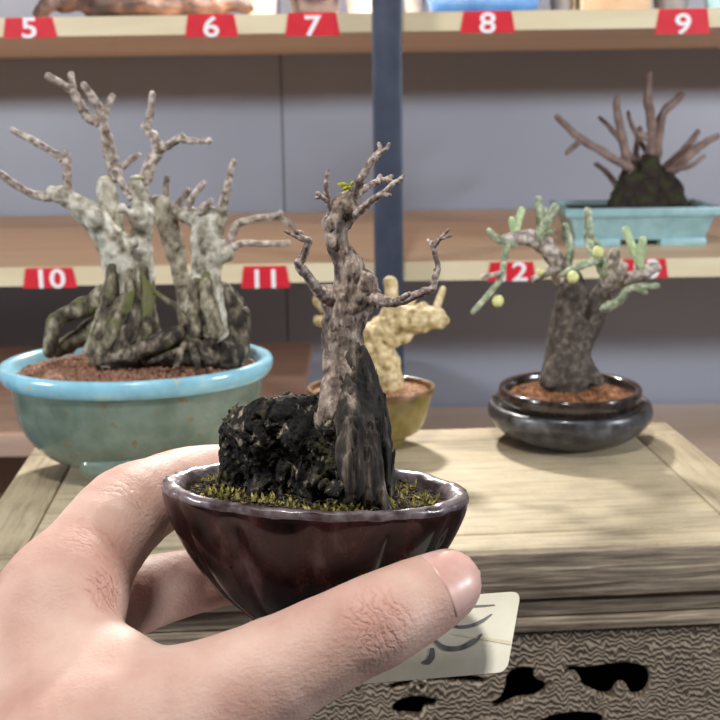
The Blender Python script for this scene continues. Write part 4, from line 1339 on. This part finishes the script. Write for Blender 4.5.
def skin_material(knots, origin):
    m = bpy.data.materials.new('skin'); m.use_nodes = True
    nt = m.node_tree; b = nt.nodes['Principled BSDF']
    v = coords(nt)
    n1 = noise(nt, v, 45, 4); n2 = noise(nt, v, 900, 3)
    col = ramp(nt, n1, [(.2, (196, 154, 140)), (.5, (212, 174, 160)), (.8, (224, 190, 176))])
    hgt = noise(nt, v, 1100, 3)
    nrm = bump(nt, hgt, .5, .0004)
    nrm = bump(nt, noise(nt, coords(nt, (1, 1, 2.4), (.4, .3, .6)), 420, 3), .28, .0006, nrm)
    for (c, rad, ax_, sc, red, st_) in knots:
        geo = nt.nodes.new('ShaderNodeNewGeometry')
        vm = nt.nodes.new('ShaderNodeVectorMath'); vm.operation = 'DISTANCE'
        nt.links.new(geo.outputs['Position'], vm.inputs[0]); vm.inputs[1].default_value = tuple(c)
        mr = nt.nodes.new('ShaderNodeMapRange'); mr.interpolation_type = 'SMOOTHSTEP'
        mr.inputs[1].default_value = rad; mr.inputs[2].default_value = rad * .25
        nt.links.new(vm.outputs['Value'], mr.inputs[0])
        # folds across the finger: stretch coordinates along the axis
        dot = nt.nodes.new('ShaderNodeVectorMath'); dot.operation = 'DOT_PRODUCT'
        nt.links.new(geo.outputs['Position'], dot.inputs[0]); dot.inputs[1].default_value = tuple(ax_)
        sc_ = nt.nodes.new('ShaderNodeVectorMath'); sc_.operation = 'SCALE'; sc_.inputs[0].default_value = tuple(np.array(ax_) * sc)
        nt.links.new(dot.outputs['Value'], sc_.inputs['Scale'])
        ad = nt.nodes.new('ShaderNodeVectorMath'); ad.operation = 'ADD'
        nt.links.new(geo.outputs['Position'], ad.inputs[0]); nt.links.new(sc_.outputs[0], ad.inputs[1])
        w = nt.nodes.new('ShaderNodeTexVoronoi'); w.feature = 'DISTANCE_TO_EDGE'; w.inputs['Scale'].default_value = 300
        nz = noise(nt, v, 500, 2)
        nt.links.new(ad.outputs[0], w.inputs['Vector'])
        e = nt.nodes.new('ShaderNodeMapRange'); e.inputs[1].default_value = 0; e.inputs[2].default_value = .22
        nt.links.new(w.outputs['Distance'], e.inputs[0])
        hgt2 = math_node(nt, 'MULTIPLY', math_node(nt, 'SUBTRACT', e.outputs[0], 1.0), mr.outputs[0])
        nrm = bump(nt, hgt2, st_, .0006, nrm)
        col = mixc(nt, math_node(nt, 'MULTIPLY', mr.outputs[0], red), col, (206, 128, 112))
    geo = nt.nodes.new('ShaderNodeNewGeometry')
    nz = noise(nt, v, 160, 3)
    nzf = noise(nt, v, 600, 2)
    for (c, ax_, rad, offs, wd, st_) in FOLDS:
        vm = nt.nodes.new('ShaderNodeVectorMath'); vm.operation = 'DISTANCE'
        nt.links.new(geo.outputs['Position'], vm.inputs[0]); vm.inputs[1].default_value = tuple(c)
        mr = nt.nodes.new('ShaderNodeMapRange'); mr.interpolation_type = 'SMOOTHSTEP'
        mr.inputs[1].default_value = rad; mr.inputs[2].default_value = rad * .4
        nt.links.new(vm.outputs['Value'], mr.inputs[0])
        sb = nt.nodes.new('ShaderNodeVectorMath'); sb.operation = 'SUBTRACT'
        nt.links.new(geo.outputs['Position'], sb.inputs[0]); sb.inputs[1].default_value = tuple(c)
        dt = nt.nodes.new('ShaderNodeVectorMath'); dt.operation = 'DOT_PRODUCT'
        nt.links.new(sb.outputs[0], dt.inputs[0]); dt.inputs[1].default_value = tuple(ax_)
        dd = math_node(nt, 'ADD', dt.outputs['Value'], math_node(nt, 'MULTIPLY', math_node(nt, 'SUBTRACT', nz, .5), .0085))
        dd = math_node(nt, 'ADD', dd, math_node(nt, 'MULTIPLY', math_node(nt, 'SUBTRACT', nzf, .5), .0016))
        tot = None
        for o_ in offs:
            q = math_node(nt, 'DIVIDE', math_node(nt, 'ABSOLUTE', math_node(nt, 'SUBTRACT', dd, o_)), wd)
            q = math_node(nt, 'SUBTRACT', 1.0, math_node(nt, 'MINIMUM', q, 1.0))
            q = math_node(nt, 'MULTIPLY', q, q)
            tot = q if tot is None else math_node(nt, 'MAXIMUM', tot, q)
        g_ = math_node(nt, 'MULTIPLY', math_node(nt, 'MULTIPLY', tot, mr.outputs[0]), -1.0)
        nrm = bump(nt, g_, st_, .0009, nrm)
        col = mixc(nt, math_node(nt, 'MULTIPLY', g_, -.22), col, (176, 104, 92))
    nt.links.new(col, b.inputs['Base Color'])
    nt.links.new(nrm, b.inputs['Normal'])
    b.inputs['Roughness'].default_value = .55
    b.inputs['Specular IOR Level'].default_value = .32
    b.inputs['Subsurface Weight'].default_value = .15
    b.inputs['Subsurface Radius'].default_value = (1, .35, .2)
    b.inputs['Subsurface Scale'].default_value = .0035
    return m


def surf(p, d):
    """march along d to the surface of the hand"""
    p = np.array(p, float)
    for _ in range(int(rng.choice([5, 9, 16, 30]))):
        s = H.at(p[None])[0]
        if s < 1e-5: break
        p = p + d * s * .8
    return p


tax = unit(thumb[-1][0] - thumb[5][0])
kn = surf(P(378, 618, .20), unit(ray(378, 618)))
ki = surf(P(98, 545, .22), unit(ray(98, 545)))
kw = surf(P(108, 590, .22), unit(ray(108, 590)))
kd = surf(P(140, 490, .24), unit(ray(140, 490)))
iax = unit(index[2][0] - index[0][0])
ki2 = surf(P(128, 498, .24), unit(ray(128, 498)))
kmid = surf(P(185, 590, .26), unit(ray(185, 590)))
iax2 = unit(index[3][0] - index[1][0])
FOLDS = [(kn, tax, .0105, (-.0052, -.0034, -.0016, .0002, .0018, .0038, .0058), .0008, .30),
         (ki2, iax2, .0085, (-.0008, .0012, .0040), .0008, .26),
         (ki, iax, .0095, (-.003, -.0005, .002, .0045), .0009, .14),
         (kw, unit(iax + .6 * tax), .0075, (-.0040, -.0022, -.0004, .0014, .0034), .0010, .5),
         (kmid, unit(middle[3][0] - middle[2][0]), .008, (-.001, .0012), .0009, .18)]
M['skin'] = skin_material([(kn, .0115, tax, 2.2, .22, .16), (ki, .012, iax, 3.0, .14, .08), (kw, .0085, iax, .8, .2, .35), (kd, .007, iax, 2.5, .08, .08)], None)
hand = mkobj('hand', V, Fc, M['skin'])
tag(hand, 'bare hand entering from lower left, holding the maroon pot between thumb and fingers', 'hand')

# thumb nail
tc = thumb[-1][0]
view = unit(CAM - tc)
nn = unit(view - tax * (view @ tax) + np.array([.12, 0, .30]))
nn = unit(nn - tax * (nn @ tax))
sd_ = unit(np.cross(nn, tax))
nu, nv = 22, 25
W = []
for i in range(nu):
    u = i / (nu - 1)
    for j in range(nv):
        v = (j / (nv - 1) - .5) * 2
        ang = v * math.radians(66)
        u0 = -.0052 + .0012 * v * v                # cuticle curve
        u1 = .0074 - .0042 * v * v                 # free edge curve
        q = tc + tax * (u0 + (u1 - u0) * u)
        d = nn * math.cos(ang) + sd_ * math.sin(ang)
        rr_ = .030
        s_ = surf(q + d * rr_, -d)
        lift = .00022 + .0002 * u - .0005 * max(0, abs(v) - .9) * 10 - (.0006 if u < .04 else 0)
        W.append(s_ + d * lift)
W = np.array(W)
Fn = [(i * nv + j, i * nv + j + 1, (i + 1) * nv + j + 1, (i + 1) * nv + j) for i in range(nu - 1) for j in range(nv - 1)]
ctr = W.mean(0)
m_ = len(W)
W2 = W - nn * .0004
bd = [(j, j + 1) for j in range(nv - 1)] + [((nu - 1) * nv + j + 1, (nu - 1) * nv + j) for j in range(nv - 1)] + [((i + 1) * nv, i * nv) for i in range(nu - 1)] + [(i * nv + nv - 1, (i + 1) * nv + nv - 1) for i in range(nu - 1)]
Fa = Fn + [tuple(m_ + q for q in f[::-1]) for f in Fn] + [(a, m_ + a, m_ + b, b) for a, b in bd]
M['nail'] = mat('pink_nail', [(.3, (222, 170, 160)), (.7, (234, 186, 176))], 120, rough=.36, coat=.15, sss=.15)
nail = MB().add(np.concatenate([W, W2]), Fa).build('fingernail', M['nail'], hand)
bm = bmesh.new(); bm.from_mesh(nail.data); bmesh.ops.recalc_face_normals(bm, faces=bm.faces); bm.to_mesh(nail.data); bm.free()
part(nail, 'glossy pink thumbnail')


# ------------------------------------------------------------------ light
def aim(o, target):
    d = Vector(tuple(target)) - o.location
    o.rotation_euler = d.to_track_quat('-Z', 'Y').to_euler()


def area(name, loc, target, sx, sy, power, color):
    l = bpy.data.lights.new(name, 'AREA'); l.shape = 'RECTANGLE'; l.size = sx; l.size_y = sy; l.energy = power; l.color = color
    o = bpy.data.objects.new(name, l); COL.objects.link(o); o.location = loc; aim(o, target)
    return o


area('shelf_lamp', (-.02, 1.20, Z(.345)), (0, .55, Z(-.2)),  .08, .03, 9.8, (1, .96, .90))
area('ceiling_spot', (-.09, .0, Z(.72)), (-.02, .36, Z(-.15)), .10, .10, 6.9, (1, .96, .90))
area('wall_fill', (-1.15, .13, Z(.18)), (.1, 1.7, Z(-.1)), .30, .05, 11, (.92, .96, 1))  # unseen side light, added to brighten the back wall
area('wall_fill', (1.15, .13, Z(.18)), (-.1, 1.7, Z(-.1)), .30, .05, 12, (.92, .96, 1))  # its added counterpart on the right, also unseen

w = bpy.data.worlds.new('room_ambient'); scene.world = w; w.use_nodes = True
bg = w.node_tree.nodes['Background']
bg.inputs[0].default_value = (.92, .95, 1, 1); bg.inputs[1].default_value = .085

# ------------------------------------------------------------------ camera
cam = bpy.data.cameras.new('camera'); co = bpy.data.objects.new('camera', cam); COL.objects.link(co)
co.location = tuple(CAM)
mw = Matrix((tuple(RT) + (0,), tuple(UP) + (0,), tuple(-FW) + (0,), (0, 0, 0, 1))).transposed()
co.matrix_world = Matrix.Translation(Vector(tuple(CAM))) @ mw
cam.sensor_width = 36; cam.lens = 36 * F / 720
cam.clip_start = .01; cam.clip_end = 50
cam.dof.use_dof = True; cam.dof.focus_distance = .31; cam.dof.aperture_fstop = 42
scene.camera = co
vs = scene.view_settings
scene.display_settings.display_device = 'sRGB'
vs.view_transform = 'Standard'; vs.look = 'None'; vs.gamma = 1; vs.use_curve_mapping = False; vs.exposure = 0
scene.cycles.use_denoising = True
